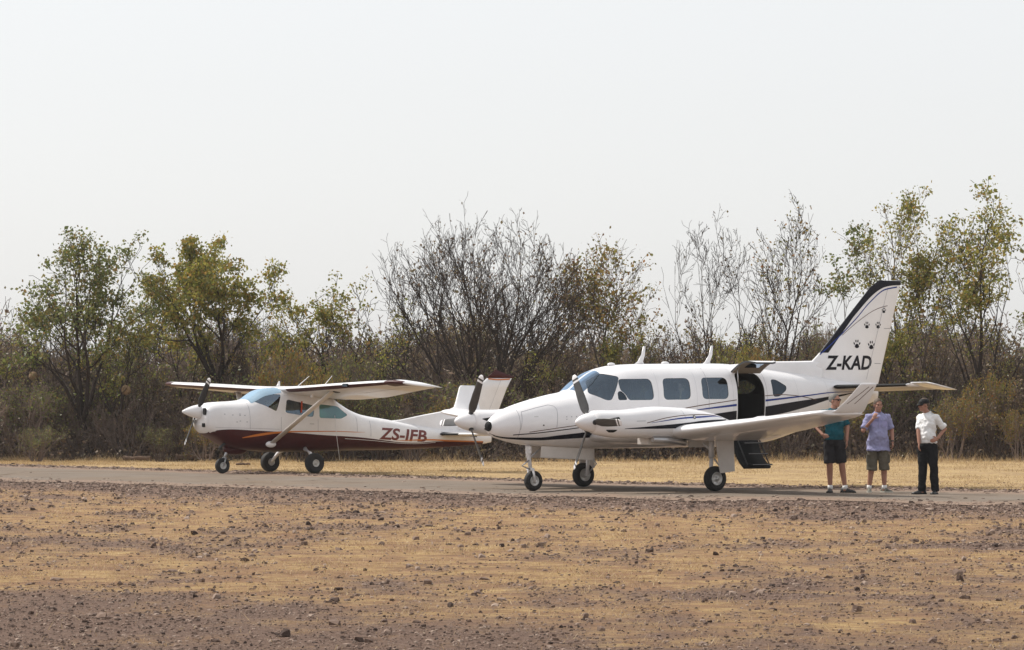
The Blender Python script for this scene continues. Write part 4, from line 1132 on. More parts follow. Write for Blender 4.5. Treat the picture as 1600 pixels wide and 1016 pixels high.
def gravel_cover(x, y):
    """1 = bare purple brown gravel, 0 = dry grass"""
    n = fbm(x * .35, y * .16, 3); n2 = fbm(x * .9, y * .35, 11); n3 = fbm(x * 2.3, y * .9, 17)
    ne, fe = near_edge(x), far_edge(x)
    g = .30 + .8 * (n - .5) + .9 * (n2 - .5) + .9 * (n3 - .5)
    k = (n - .5) * 9 + (n2 - .5) * 6
    g = np.maximum(g, sstep(33 - .42 * x, 25 - .42 * x, y + k) * (.80 + .9 * (n3 - .5)))               # bare strip nearest the camera
    g = np.maximum(g, sstep(13, 3.0, ne - y + 14 * (n2 - .5) + 5 * (n3 - .5)) * (y < ne + 1) * (.80 + .7 * (n3 - .5)))       # gravel shoulder
    g = np.maximum(g, sstep(3.0, .2, y - fe + 2.2 * (n2 - .5)) * (y > fe - 1) * sstep(-4, 4, x) * .9)
    g = np.where(y > fe + 2.0, np.minimum(g, .12), g)
    # dark scatters of grit in the grass
    for cx, cy, rx, ry in ((2.0, 31.6, 1.1, .9), (5.8, 42.5, 1.8, 1.3), (5.0, 52.5, 1.6, 1.0)):
        g = np.maximum(g, sstep(1.2, .4, np.sqrt(((x - cx) / rx) ** 2 + ((y - cy) / ry) ** 2) + .5 * (n2 - .5)))
    return np.clip(g, 0, 1)
TREELINE = lambda x: 101.5 + 3.0 * (fbm(x * .12 + 9, x * 0 + 3.3, 21) - .5) - np.clip(-x - 8, 0, 10) * .15 + np.clip(x, 0, 20) * .05

xs = np.unique(np.concatenate([-np.geomspace(24, 1500, 14), np.arange(-24, 24.01, .22), np.geomspace(24, 1500, 14)]))
ys = np.unique(np.concatenate([-np.geomspace(4, 600, 8), np.arange(-4, 16, 2.0), np.arange(16, 108.01, .22), np.geomspace(108, 2500, 16)]))
X, Y = np.meshgrid(xs, ys)
Z = -.022 + .05 * (fbm(X * .8, Y * .8, 5) - .5) * (np.abs(X) < 23) * (Y < 107)
on = (Y > near_edge(X) - .6) & (Y < far_edge(X) + 1.2)
Z = np.where(on, -.012, np.minimum(Z, .02))
V = np.stack([X, Y, Z], -1).reshape(-1, 3)
nx, ny = len(xs), len(ys)
idx = np.arange(nx * ny).reshape(ny, nx)
F = np.stack([idx[:-1, :-1], idx[:-1, 1:], idx[1:, 1:], idx[1:, :-1]], -1).reshape(-1, 4)
me = np_mesh('ground', V, F, True)
att = me.attributes.new('gravel', 'FLOAT', 'POINT'); att.data.foreach_set('value', gravel_cover(X, Y).ravel().astype(np.float32))
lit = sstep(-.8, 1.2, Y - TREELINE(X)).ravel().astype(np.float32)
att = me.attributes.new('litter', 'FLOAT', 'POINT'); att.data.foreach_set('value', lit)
fst = (Y > far_edge(X) + .8).ravel().astype(np.float32)
att = me.attributes.new('verge', 'FLOAT', 'POINT'); att.data.foreach_set('value', fst)

gm = bpy.data.materials.new('dry_ground'); gm.use_nodes = True
nt = gm.node_tree; N, L = nt.nodes, nt.links; b = N['Principled BSDF']; b.inputs['Roughness'].default_value = .95; b.inputs['Specular IOR Level'].default_value = .1
tc = N.new('ShaderNodeTexCoord')
def noise(sc, det=6, vec=None, rough=.6):
    n = N.new('ShaderNodeTexNoise'); n.inputs['Scale'].default_value = sc; n.inputs['Detail'].default_value = det; n.inputs['Roughness'].default_value = rough
    L.new(vec or tc.outputs['Object'], n.inputs['Vector']); return n.outputs['Fac']
def ramp(fac, stops):
    r = N.new('ShaderNodeValToRGB'); e = r.color_ramp.elements
    while len(e) < len(stops): e.new(.5)
    for i, (p, c) in enumerate(stops): e[i].position = p; e[i].color = (*c, 1)
    L.new(fac, r.inputs[0]); return r.outputs[0]
def mixc(f, a, c, mode='MIX'):
    m = N.new('ShaderNodeMix'); m.data_type = 'RGBA'; m.blend_type = mode
    if isinstance(f, float): m.inputs[0].default_value = f
    else: L.new(f, m.inputs[0])
    for k, s in ((6, a), (7, c)):
        if isinstance(s, tuple): m.inputs[k].default_value = (*s, 1)
        else: L.new(s, m.inputs[k])
    return m.outputs[2]
def attr(nm):
    a = N.new('ShaderNodeAttribute'); a.attribute_name = nm; return a.outputs['Fac']
straw = ramp(noise(9, 8), [(.3, (.27, .165, .08)), (.5, (.385, .255, .122)), (.7, (.52, .375, .195))])
earth = ramp(noise(2.2, 8), [(.35, (.19, .112, .068)), (.65, (.31, .188, .108))])
grass = mixc(ramp(noise(1.3, 9, None, .72), [(.44, (0, 0, 0)), (.60, (1, 1, 1))]), earth, straw)
grit = ramp(noise(26, 8, None, .75), [(.3, (.085, .054, .043)), (.5, (.175, .115, .088)), (.72, (.29, .205, .155))])
mth = N.new('ShaderNodeMath'); mth.operation = 'ADD'; L.new(attr('gravel'), mth.inputs[0])
ms = N.new('ShaderNodeMath'); ms.operation = 'MULTIPLY_ADD'; ms.inputs[1].default_value = .9; ms.inputs[2].default_value = -.45; L.new(noise(3.5, 9, None, .7), ms.inputs[0]); L.new(ms.outputs[0], mth.inputs[1])
gmask = ramp(mth.outputs[0], [(.28, (0, 0, 0)), (.74, (1, 1, 1))])
col = mixc(gmask, grass, grit)
col = mixc(attr('verge'), col, mixc(ramp(noise(.55, 9, None, .75), [(.40, (0, 0, 0)), (.66, (1, 1, 1))]), ramp(noise(6, 8), [(.3, (.36, .24, .115)), (.65, (.52, .385, .20))]), ramp(noise(9, 8), [(.3, (.19, .12, .075)), (.7, (.36, .25, .14))])))
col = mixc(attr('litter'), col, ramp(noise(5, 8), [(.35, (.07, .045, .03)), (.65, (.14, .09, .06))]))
L.new(col, b.inputs['Base Color'])
bp = N.new('ShaderNodeBump'); bp.inputs['Strength'].default_value = .9; bp.inputs['Distance'].default_value = .05
L.new(noise(22, 10, None, .75), bp.inputs['Height']); L.new(bp.outputs[0], b.inputs['Normal'])
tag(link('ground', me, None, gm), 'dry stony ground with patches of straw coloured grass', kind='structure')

# taxiway: a worn asphalt sheet with ragged edges
rng = np.random.default_rng(4)
tx = np.arange(-40, 40.01, .25)
fe = far_edge(tx) + .9 * (fbm(tx * 1.1, tx * 0, 31) - .5) + .3 * (vnoise(tx * 5, tx * 0, 8) - .5)
ne = near_edge(tx) + 3.6 * (fbm(tx * .7, tx * 0, 41) - .5) + .4 * (vnoise(tx * 5, tx * 0, 9) - .5)
rows = [np.stack([tx, ne + (fe - ne) * k / 12, np.zeros_like(tx)], 1) for k in range(13)]
V = np.concatenate(rows); n = len(tx); idx = np.arange(len(V)).reshape(13, n)
F = np.stack([idx[:-1, :-1], idx[:-1, 1:], idx[1:, 1:], idx[1:, :-1]], -1).reshape(-1, 4)
me = np_mesh('taxiway', V, F, True)
am = bpy.data.materials.new('worn_asphalt'); am.use_nodes = True
nt = am.node_tree; N, L = nt.nodes, nt.links; b = N['Principled BSDF']; b.inputs['Roughness'].default_value = .92; b.inputs['Specular IOR Level'].default_value = .15
tc = N.new('ShaderNodeTexCoord')
c1 = ramp(noise(45, 8, None, .8), [(.3, (.13, .108, .088)), (.7, (.23, .188, .152))])
c2 = ramp(noise(.8, 6), [(.4, (1.0, 1.0, 1.0)), (.7, (.80, .76, .72))])
vo = N.new('ShaderNodeTexVoronoi'); vo.feature = 'DISTANCE_TO_EDGE'; vo.inputs['Scale'].default_value = .33
wp = N.new('ShaderNodeMix'); wp.data_type = 'RGBA'; wp.inputs[0].default_value = .12
nv = N.new('ShaderNodeTexNoise'); nv.inputs['Scale'].default_value = 1.6; nv.inputs['Detail'].default_value = 5; L.new(tc.outputs['Object'], nv.inputs['Vector'])
L.new(tc.outputs['Object'], wp.inputs[6]); L.new(nv.outputs['Color'], wp.inputs[7]); L.new(wp.outputs[2], vo.inputs['Vector'])
crack = ramp(vo.outputs['Distance'], [(.0, (.55, .5, .45)), (.012, (1, 1, 1))])
c3 = ramp(noise(.25, 4), [(.45, (1, 1, 1)), (.75, (1.0, .90, .78))])
asp = mixc(1.0, mixc(1.0, mixc(1.0, c1, c2, 'MULTIPLY'), c3, 'MULTIPLY'), crack, 'MULTIPLY')
me1 = N.new('ShaderNodeMath'); me1.operation = 'MULTIPLY_ADD'; me1.inputs[1].default_value = -.34; me1.inputs[2].default_value = .78; L.new(attr('edge'), me1.inputs[0])
me2 = N.new('ShaderNodeMath'); me2.operation = 'MULTIPLY_ADD'; me2.inputs[1].default_value = 1.5; L.new(noise(.9, 8, None, .7), me2.inputs[0]); L.new(me1.outputs[0], me2.inputs[2])
dust = ramp(noise(30, 8, None, .75), [(.3, (.13, .088, .066)), (.7, (.29, .21, .155))])
L.new(mixc(ramp(me2.outputs[0], [(.70, (0, 0, 0)), (1.0, (1, 1, 1))]), asp, dust), b.inputs['Base Color'])
bp = N.new('ShaderNodeBump'); bp.inputs['Strength'].default_value = .5; bp.inputs['Distance'].default_value = .01
L.new(noise(60, 8), bp.inputs['Height']); L.new(bp.outputs[0], b.inputs['Normal'])
att = me.attributes.new('edge', 'FLOAT', 'POINT'); att.data.foreach_set('value', np.concatenate([np.minimum((fe - ne) * k / 12, (fe - ne) * (12 - k) / 12) for k in range(13)]).astype(np.float32))
tag(link('taxiway', me, None, am), 'worn grey asphalt taxiway crossing the field', kind='structure')

# gravel: tens of thousands of angular stones
def stones(P, size, rng, flat=.85, m=5):
    n = len(P)
    k5 = np.arange(m) * 2 * np.pi / m; nv = 2 * m + 1
    base = np.concatenate([np.stack([np.cos(k5), np.sin(k5), k5 * 0 - .35], 1), np.stack([.78 * np.cos(k5 + .5), .78 * np.sin(k5 + .5), k5 * 0 + .62], 1), [[0, 0, .85]]])
    f = np.array([q for i in range(m) for q in ((i, (i + 1) % m, m + i), ((i + 1) % m, m + (i + 1) % m, m + i), (m + i, m + (i + 1) % m, 2 * m))])
    B = base[None] * (1 + rng.uniform(-.34, .34, (n, nv, 3)))
    B[:, :, 2] += rng.uniform(-.22, .22, (n, nv))
    B *= np.stack([rng.uniform(.7, 1.3, n), rng.uniform(.7, 1.3, n), rng.uniform(.4, 1.0, n) * flat], -1)[:, None, :]
    a = rng.uniform(0, 6.283, n); ca, sa = np.cos(a), np.sin(a)
    Bx = B[..., 0] * ca[:, None] - B[..., 1] * sa[:, None]; By = B[..., 0] * sa[:, None] + B[..., 1] * ca[:, None]
    V = np.stack([Bx, By, B[..., 2]], -1) * size[:, None, None] + P[:, None, :]
    Fc = (f[None] + (np.arange(n) * nv)[:, None, None]).reshape(-1, 3)
    return V.reshape(-1, 3), Fc
def wedge_points(n, d0, d1, rng, margin=1.12, pw=1.0):
    u = rng.uniform(0, 1, n)
    d = d0 * (d1 / d0) ** (u ** pw)
    x = rng.uniform(-1, 1, n) * (.1415 * d * margin + 1.2)
    return x, d
STONE = ramp_mat('stone_gravel', [(.042, .028, .023), (.12, .080, .062), (.20, .140, .108), (.33, .25, .20)])
rng = np.random.default_rng(12)
x, y = wedge_points(240000, 20, 76, rng)
gc = gravel_cover(x, y)
clump = fbm(x * 1.7, y * .9, 51)
on = (y > near_edge(x) + .3) & (y < far_edge(x) - .2)
keep = rng.uniform(0, 1, len(x)) < np.where(on, .006, np.clip(gc * 1.1 - .18, 0, 1) * .62 * (.35 + 1.3 * clump) + .034)
x, y = x[keep], y[keep]
sz = .0078 * np.exp(rng.normal(0, .50, len(x))) * np.clip(y / 32, .8, 1.6)
big = rng.uniform(0, 1, len(x)) < .03
sz = np.where(big, sz * 2.2, sz); sz = np.minimum(sz, .055)
P = np.stack([x, y, np.full(len(x), -.006) + sz * .15], 1)
V, F = stones(P, sz, rng, .85, 4); print('gravel', len(P))
tag(link('gravel', np_mesh('gravel', V, F), None, STONE), 'loose angular gravel strewn over the ground', kind='stuff')
# gravel rims of the taxiway
n = 26000
x = rng.uniform(-15, 16, n); side = rng.uniform(0, 1, n) < .5
y = np.where(side, far_edge(x) + rng.normal(.4, .7, n), near_edge(x) + rng.normal(-.6, 1.9, n))
sz = np.where(side, .020, .014) * np.exp(rng.normal(0, .55, n)); sz = np.minimum(sz, .07)
V, F = stones(np.stack([x, y, sz * .1 - .006], 1), sz, rng, .62, 4)
tag(link('edge_rubble', np_mesh('edge_rubble', V, F), None, STONE), 'broken stony rubble along the taxiway edges', kind='stuff')
# single bigger stones that stand out
spots = [(270, 892), (310, 892), (367, 844), (160, 962), (395, 868), (505, 833), (18, 876), (745, 925), (757, 905), (820, 854), (845, 852), (1027, 820), (668, 910), (628, 914), (940, 982), (866, 998),
         (1082, 976), (1322, 888), (1345, 886), (1348, 815), (1495, 895), (1425, 970), (1338, 952), (1205, 950), (1512, 975), (715, 842), (925, 861), (650, 842), (530, 858), (250, 810), (1600, 948), (940, 808), (25, 848), (90, 905), (1180, 800), (1456, 812)]
rr = random.Random(5)
for i, (px, py) in enumerate(spots):
    d = 5650 * 1.68 / (py - 626); xw = (px - 800) / 5650 * d
    s = (.035 + .02 * rr.random()) * (1 if d > 28 else .8)
    V, F = stones(np.array([[0, 0, s * .30]]), np.array([s]), np.random.default_rng(100 + i), .95)
    o = link('stone', np_mesh('stone', V, F), None, STONE); o.location = (xw, d, -.015)
    tag(o, 'dark fist sized stone lying loose on the dry grass and grit', 'stone', 'larger stones on the open ground')

# dry grass: short flattened straw near the camera, taller along the tree line
def straws(P, h, w, lean, rng):
    n = len(P); a = rng.uniform(0, 6.283, n); la = rng.uniform(0, 6.283, n)
    wv = np.stack([np.cos(a), np.sin(a), np.zeros(n)], 1) * w[:, None]
    tip = np.stack([np.cos(la) * lean * h, np.sin(la) * lean * h, h * np.sqrt(np.maximum(.03, 1 - lean ** 2))], 1)
    mid = tip * .5 + np.stack([np.zeros(n), np.zeros(n), h * .10], 1)
    V = np.stack([P - wv, P + wv, P + mid + wv * .7, P + mid - wv * .7, P + tip], 1).reshape(-1, 3)
    k = (np.arange(n) * 5)[:, None]
    F = np.concatenate([k + np.array([[0, 1, 2]]), k + np.array([[0, 2, 3]]), k + np.array([[3, 2, 4]])], 0)
    return V, F
STRAW = leaf_mat('dry_straw', [(.27, .17, .085), (.39, .265, .13), (.50, .365, .19), (.58, .45, .26)], .3)
x, y = wedge_points(170000, 20, 76, rng)
gc = gravel_cover(x, y); cl = fbm(x * 2.2, y * 1.1, 61)
on = (y > near_edge(x) - .2) & (y < far_edge(x) + .3)
keep = (rng.uniform(0, 1, len(x)) < np.clip(1.0 - 1.5 * gc, 0.03, 1) * np.clip((cl - .36) * 5, .05, 1)) & ~on
x, y = x[keep], y[keep]; n = len(x)
h = .035 * np.exp(rng.normal(0, .4, n)); w = np.full(n, .0022) * np.clip(y / 28, 1, 2.4)
V, F = straws(np.stack([x, y, np.full(n, -.012)], 1), h, w, rng.uniform(.55, .985, n), rng)
tag(link('short_dry_grass', np_mesh('short_dry_grass', V, F), None, STRAW), 'short flattened straw coloured grass', kind='stuff')
n = 110000
x = rng.uniform(-19, 19, n); u = rng.uniform(0, 1, n) ** .8
fe = far_edge(x) + .8; tl = TREELINE(x) + 1.5
y = fe + (tl - fe) * u
hh = (.018 + .26 * u ** 8 * np.clip((fbm(x * .8, y * .8, 73) - .36) * 4, 0, 1.3) + .09 * fbm(x * .7, y * .5, 71) ** 3) * np.exp(rng.normal(0, .35, n))
kp = rng.uniform(0, 1, n) < np.clip((fbm(x * .55, y * .3, 75) - .34) * 5, .10, 1); x, y, hh, n = x[kp], y[kp], hh[kp], int(kp.sum())
V, F = straws(np.stack([x, y, np.full(n, -.01)], 1), hh, np.full(n, .005), rng.uniform(.3, .97, n), rng)
tag(link('verge_grass', np_mesh('verge_grass', V, F), None, STRAW), 'pale dry grass along the foot of the trees', kind='stuff')

# ------------------------------------------------------------------ trees
def norm(v):
    l = math.sqrt(v[0] ** 2 + v[1] ** 2 + v[2] ** 2) or 1; return (v[0] / l, v[1] / l, v[2] / l)
def r_lim(g, e):
    return g.rmin + g.rbase * max(0.0, 1.02 - e) ** 1.25
class Grow:
    def __init__(s, seed, levels=4, kids=(6, 5, 4, 4), ratio=.55, angle=38, wig=.12, up=.06, rmin=.006, start=.25, taper=.62, env=None):
        s.env = env; s.rbase = .02
        s.r = random.Random(seed); s.levels, s.kids, s.ratio, s.angle, s.wig, s.up, s.rmin, s.start, s.taper = levels, kids, ratio, angle, wig, up, rmin, start, taper
        s.seg, s.tips = [], []
    def branch(s, p, d, L, r, lev, start=None):
        R_ = s.r; ej = R_.uniform(.80, 1.0); n = max(3, 8 - lev * 2 + (1 if lev == 0 else 0)); st = L / n
        kids = s.kids[lev] if lev < s.levels else 0
        start = s.start if start is None else start
        marks = sorted(start + (1 - start) * (k + R_.random()) / max(kids, 1) for k in range(kids)); mi = 0
        r0 = r
        for i in range(n):
            w = s.wig * (1 + .25 * lev)
            d = norm((d[0] + R_.gauss(0, w), d[1] + R_.gauss(0, w), d[2] + R_.gauss(0, w) + s.up))
            q = (p[0] + d[0] * st, p[1] + d[1] * st, p[2] + d[2] * st)
            r1 = max(s.rmin, r0 * (1 - s.taper * (i + 1) / n)); ra = max(s.rmin, r0 * (1 - s.taper * i / n))
            if s.env:
                e = math.sqrt((q[0] / s.env[0]) ** 2 + (q[1] / s.env[0]) ** 2 + (max(0, q[2] - .15) / (s.env[1] + s.env[2] - .15)) ** 2)
                lim = r_lim(s, e); r1 = max(s.rmin, min(r1, lim)); ra = min(ra, max(lim * 1.15, r1))
            s.seg.append((p, q, ra, r1))
            while mi < len(marks) and marks[mi] <= (i + 1) / n:
                t = marks[mi]; mi += 1
                az = R_.uniform(0, 6.283); an = R(s.angle) * R_.uniform(.6, 1.25)
                a = norm((d[1], -d[0], 0.001)); c = (d[1] * a[2] - d[2] * a[1], d[2] * a[0] - d[0] * a[2], d[0] * a[1] - d[1] * a[0])
                k1, k2 = math.cos(az) * math.sin(an), math.sin(az) * math.sin(an)
                nd = norm(tuple(d[j] * math.cos(an) + a[j] * k1 + c[j] * k2 for j in range(3)))
                if lev < 2 and nd[2] < .05: nd = norm((nd[0], nd[1], .15))
                s.branch(q, nd, L * s.ratio * R_.uniform(.7, 1.15) * (1.1 - .45 * t), max(s.rmin, r1 * R_.uniform(.5, .72)), lev + 1, .15)
            p = q
            if lev == s.levels and i: s.tips.append((p, lev))
            if s.env:
                e = (p[0] / s.env[0]) ** 2 + (p[1] / s.env[0]) ** 2 + ((p[2] - s.env[1]) / s.env[2]) ** 2
                if e > ej * ej and p[2] > s.env[1] * .6: break
        s.tips.append((p, lev))
        if lev >= s.levels - 1: s.tips.append((tuple((p[j] + q[j]) / 2 for j in range(3)), lev))
def tubes(seg, sides=3):
    if not len(seg): return np.zeros((0, 3)), np.zeros((0, 4), int)
    A = np.array([s[0] for s in seg]); B = np.array([s[1] for s in seg]); r0 = np.array([s[2] for s in seg]); r1 = np.array([s[3] for s in seg])
    d = B - A; d /= np.maximum(np.linalg.norm(d, axis=1, keepdims=True), 1e-9)
    ref = np.where(np.abs(d[:, 2:3]) < .9, np.array([[0, 0, 1.]]), np.array([[1., 0, 0]]))
    u = np.cross(d, ref); u /= np.linalg.norm(u, axis=1, keepdims=True); w = np.cross(d, u)
    k = sides; a = np.arange(k) * 2 * np.pi / k
    ring = u[:, None, :] * np.cos(a)[None, :, None] + w[:, None, :] * np.sin(a)[None, :, None]
    V = np.stack([A[:, None] + ring * r0[:, None, None], B[:, None] + ring * r1[:, None, None]], 1).reshape(-1, 3)
    base = (np.arange(len(seg)) * 2 * k)[:, None]
    j = np.arange(k); f = np.stack([j, (j + 1) % k, (j + 1) % k + k, j + k], 1)
    F = (base[:, :, None] + f[None]).reshape(-1, 4)
    return V, F
def leaves(P, size, rng, droop=.3):
    n = len(P)
    d = rng.normal(0, 1, (n, 3)); d[:, 2] -= droop; d /= np.linalg.norm(d, axis=1, keepdims=True)
    e = rng.normal(0, 1, (n, 3)); e -= d * (e * d).sum(1, keepdims=True); e /= np.linalg.norm(e, axis=1, keepdims=True)
    s = size[:, None]
    V = np.stack([P, P + d * s * .5 + e * s * .34, P + d * s, P + d * s * .5 - e * s * .34], 1).reshape(-1, 3)
    F = (np.arange(n) * 4)[:, None] + np.array([[0, 1, 2, 3]])
    return V, F
def tree_meshes(seed, H, W, stems=3, spread=22, nleaf=5, lsize=.085, lspread=.12, trunk_h=.12, r0=.075, keep=1.0, base_w=.1, **kw):
    """trunk-and-limb mesh and leaf mesh of a tree H high and W wide; the foot of the trunk is the origin"""
    rmin = kw.pop('rmin', .0065)
    env = (max(W / H / 2, .18), .52, .48) if trunk_h > 0 else None
    g = Grow(seed, rmin=rmin / H, env=env, **kw); g.rbase = r0 / H * 1.05; R_ = g.r
    az0 = R_.uniform(0, 6.28)
    th = trunk_h
    top = (0, 0, 0)
    if th > 0:
        p = (0, 0, -.02 / H)
        for i in range(4):
            q = (p[0] + R_.gauss(0, .006), p[1] + R_.gauss(0, .006), p[2] + th / 4)
            g.seg.append((p, q, r0 * 1.5 / H * (1.25 - .08 * i), r0 * 1.5 / H * (1.17 - .08 * i))); p = q
        top = p
    for k in range(stems):
        az = az0 + 6.283 * k / stems + R_.uniform(-.5, .5); sp = R(spread) * R_.uniform(.45, 1.2)
        d = (math.sin(sp) * math.cos(az), math.sin(sp) * math.sin(az), math.cos(sp))
        b0 = (top[0] + base_w / H * math.cos(az) * (0 if th > 0 else 1), top[1] + base_w / H * math.sin(az) * (0 if th > 0 else 1), top[2] - (.01 if th > 0 else .02 / H))
        g.branch(b0, d, (1 - th) * (R_.uniform(.75, 1.0) if env else R_.uniform(.55, .75)), r0 / H, 0)
    S = np.array([q for s in g.seg for q in s[:2]])
    zt = np.percentile(S[:, 2], 99.97); wx = np.percentile(np.abs(S[:, 0] - np.median(S[:, 0])), 99) * 2; wy = np.percentile(np.abs(S[:, 1] - np.median(S[:, 1])), 99) * 2
    sc = np.array([W / max(wx, .1), W / max(wy, .1), H / zt])
    seg = [(np.array(a) * sc, np.array(b_) * sc, r * H, q * H) for a, b_, r, q in g.seg]
    thick = [s for s in seg if s[2] > .03]; thin = [s for s in seg if s[2] <= .03]
    V1, F1 = tubes(thick, 6); V2, F2 = tubes(thin, 3)
    tm = np_mesh('trunk', np.concatenate([V1, V2]), np.concatenate([F1, F2 + len(V1)]), True)
    cm = None
    if nleaf > 0:
        rng = np.random.default_rng(seed + 1000)
        T = np.array([t for t, l in g.tips if l >= 2]) * sc
        patch = fbm(T[:, 0] * .8 + T[:, 1] * .5 + 50, T[:, 2] * .9, seed % 97)
        T = T[(rng.uniform(0, 1, len(T)) < keep * np.clip((patch - .28) * 4.5, .16, 1))]
        P = np.repeat(T, nleaf, 0) + rng.normal(0, lspread, (len(T) * nleaf, 3)) * np.array([1, 1, .7])
        V, F = leaves(P, lsize * np.exp(rng.normal(0, .3, len(P))), rng)
        cm = np_mesh('crown', V, F)
    return tm, cm
BARK = mat('bark_dark', (.055, .042, .036), .9, 0, .35, 6, spec=.1)
BARK2 = mat('bark_grey_brown', (.13, .10, .088), .9, 0, .3, 6, spec=.1)
TWIG = mat('thicket_twig', (.2, .16, .14), .9, spec=.1)
oi = TWIG.node_tree.nodes.new('ShaderNodeObjectInfo'); rp = TWIG.node_tree.nodes.new('ShaderNodeValToRGB')
rp.color_ramp.elements[0].color = (.05, .036, .030, 1); rp.color_ramp.elements[1].color = (.235, .178, .148, 1)
TWIG.node_tree.links.new(oi.outputs['Random'], rp.inputs[0]); TWIG.node_tree.links.new(rp.outputs[0], TWIG.node_tree.nodes['Principled BSDF'].inputs['Base Color'])
DEADTWIG = mat('dead_twig_shade_tone', (.12, .09, .075), .9, 0, .5, 1.5, spec=.1)  # darker twig colour puts shade into the foot of the thicket
LG = leaf_mat('leaf_green', [(.09, .12, .034), (.15, .175, .05), (.20, .21, .06), (.25, .155, .055)])
LY = leaf_mat('leaf_yellow_green', [(.13, .155, .04), (.22, .22, .045), (.31, .28, .06), (.34, .20, .055)])
LO = leaf_mat('leaf_autumn', [(.12, .13, .035), (.20, .18, .045), (.30, .20, .05), (.27, .11, .035)])
LB = leaf_mat('leaf_dry_brown', [(.13, .08, .05), (.20, .13, .08), (.15, .13, .065), (.28, .20, .13)], .4)

def at(px, D): return (px - 800) / 5650 * D
def zt(py, D): return 1.68 + (626 - py) * D / 5650
def tree(px, top, wpx, D, seed, bark, leafm, label, group='trees at the edge of the bush', name='tree', off=0, **kw):
    H = zt(top, D); W = wpx * D / 5650
    tm, cm = tree_meshes(seed, H, W, **kw)
    t = empty(name, (at(px + off, D), D, -.02), 0, label, 'tree', group)
    link('trunk', tm, t, bark)
    if cm: link('crown', cm, t, leafm)
    return t
LEAFY = dict(levels=3, kids=(9, 7, 5), ratio=.5, angle=40, up=.07)
AIRY = dict(levels=3, kids=(8, 6, 4), ratio=.48, angle=42, up=.06, wig=.13)
BARE = dict(levels=4, kids=(10, 7, 5, 3), ratio=.50, angle=30, up=.085, wig=.09, rmin=.0055)
A1 = tree(140, 356, 240, 103.5, 11, BARK, LG, 'tall green tree with many dark upright stems rising left of the high wing plane', stems=7, spread=24, trunk_h=.17, nleaf=7, lsize=.085, lspread=.12, keep=.85, r0=.07, **AIRY)
A2 = tree(335, 372, 235, 105, 23, BARK, LY, 'broad yellow green tree standing behind the nose of the high wing plane', stems=6, spread=48, trunk_h=.30, nleaf=9, lsize=.09, lspread=.12, keep=.85, r0=.075, **AIRY)
A3 = tree(520, 425, 180, 108, 35, BARK, LY, 'thin tree with sparse pale yellow leaves behind the wing root', stems=5, spread=52, trunk_h=.25, nleaf=5, lsize=.085, lspread=.11, keep=.6, r0=.05, **AIRY)
A4 = tree(752, 328, 325, 106, 47, BARK, LB, 'large leafless tree with a dense fan of dark branches', stems=17, spread=54, trunk_h=.10, nleaf=1, keep=.06, lsize=.08, r0=.07, levels=4, kids=(12, 8, 6, 2), ratio=.46, angle=32, up=.11, wig=.075, rmin=.005)
A5 = tree(945, 372, 190, 109, 53, BARK2, LO, 'half bare tree with scattered yellow leaves, leaning away from the great leafless one', stems=7, spread=44, trunk_h=.10, nleaf=3, keep=.24, lsize=.085, r0=.045, **BARE)
A6 = tree(1115, 318, 125, 107, 61, BARK, LB, 'slender leafless tree with two thin stems above the twin engine plane', stems=4, spread=26, trunk_h=.12, nleaf=1, keep=.05, lsize=.08, r0=.040, levels=4, kids=(11, 7, 5, 3), ratio=.44, angle=34, up=.09, wig=.07, rmin=.005)
A7 = tree(1218, 298, 135, 106, 74, BARK, LO, 'nearly bare tree with a few reddish leaves just ahead of the tail fin', stems=7, spread=28, trunk_h=.20, nleaf=2, keep=.09, lsize=.08, r0=.045, **BARE)
A8 = tree(1335, 350, 125, 109, 82, BARK2, LG, 'narrow green tree directly behind the tail fin', stems=5, spread=28, trunk_h=.12, nleaf=7, keep=.85, lsize=.085, lspread=.12, r0=.05, **AIRY)
A9 = tree(1425, 292, 165, 107, 91, BARK2, LY, 'tall thinly leaved tree with fine arching branches behind the lavender shirted man', stems=6, spread=32, trunk_h=.10, nleaf=4, keep=.45, lsize=.08, r0=.05, **BARE)
A10 = tree(1545, 288, 175, 105, 102, BARK, LY, 'tall yellow green tree with forked dark stems behind the pilot in the white shirt', stems=7, spread=34, trunk_h=.14, nleaf=7, keep=1.0, lsize=.09, lspread=.13, r0=.065, **AIRY)
A11 = tree(-8, 425, 110, 106, 113, BARK2, LB, 'spindly half bare tree cut off by the edge of the photograph', stems=4, spread=30, trunk_h=.1, nleaf=3, keep=.25, lsize=.08, r0=.04, **AIRY)
A12 = tree(1665, 325, 150, 108, 127, BARK2, LG, 'green tree standing just beyond the forked yellow green tree', stems=5, spread=30, trunk_h=.1, nleaf=5, keep=.55, lsize=.085, r0=.05, **AIRY)
A13 = tree(-120, 350, 200, 106, 133, BARK, LG, 'green tree out past the spindly half bare one', stems=6, spread=30, trunk_h=.1, nleaf=5, keep=.55, lsize=.085, r0=.06, **AIRY)
A14 = tree(228, 440, 100, 111, 141, BARK2, LG, 'lower green tree filling the gap between the two tall green trees', stems=5, spread=30, trunk_h=.1, nleaf=5, keep=.55, lsize=.085, r0=.045, **AIRY)
A15 = tree(620, 460, 100, 110, 152, BARK, LY, 'small two stemmed tree with thin yellow foliage beside the great leafless tree', stems=2, spread=24, trunk_h=.2, nleaf=4, keep=.4, lsize=.08, r0=.045, **AIRY)

def dup_tree(src, loc, rz, sc, label=None, group=None, name=None):
    c = src.copy(); COL.objects.link(c); c.location = loc; c.rotation_euler = (0, 0, rz); c.scale = sc
    if name: c.name = name
    if label: c['label'] = label
    if group: c['group'] = group
    for ch in src.children:
        k = ch.copy(); COL.objects.link(k); k.parent = c
    return c
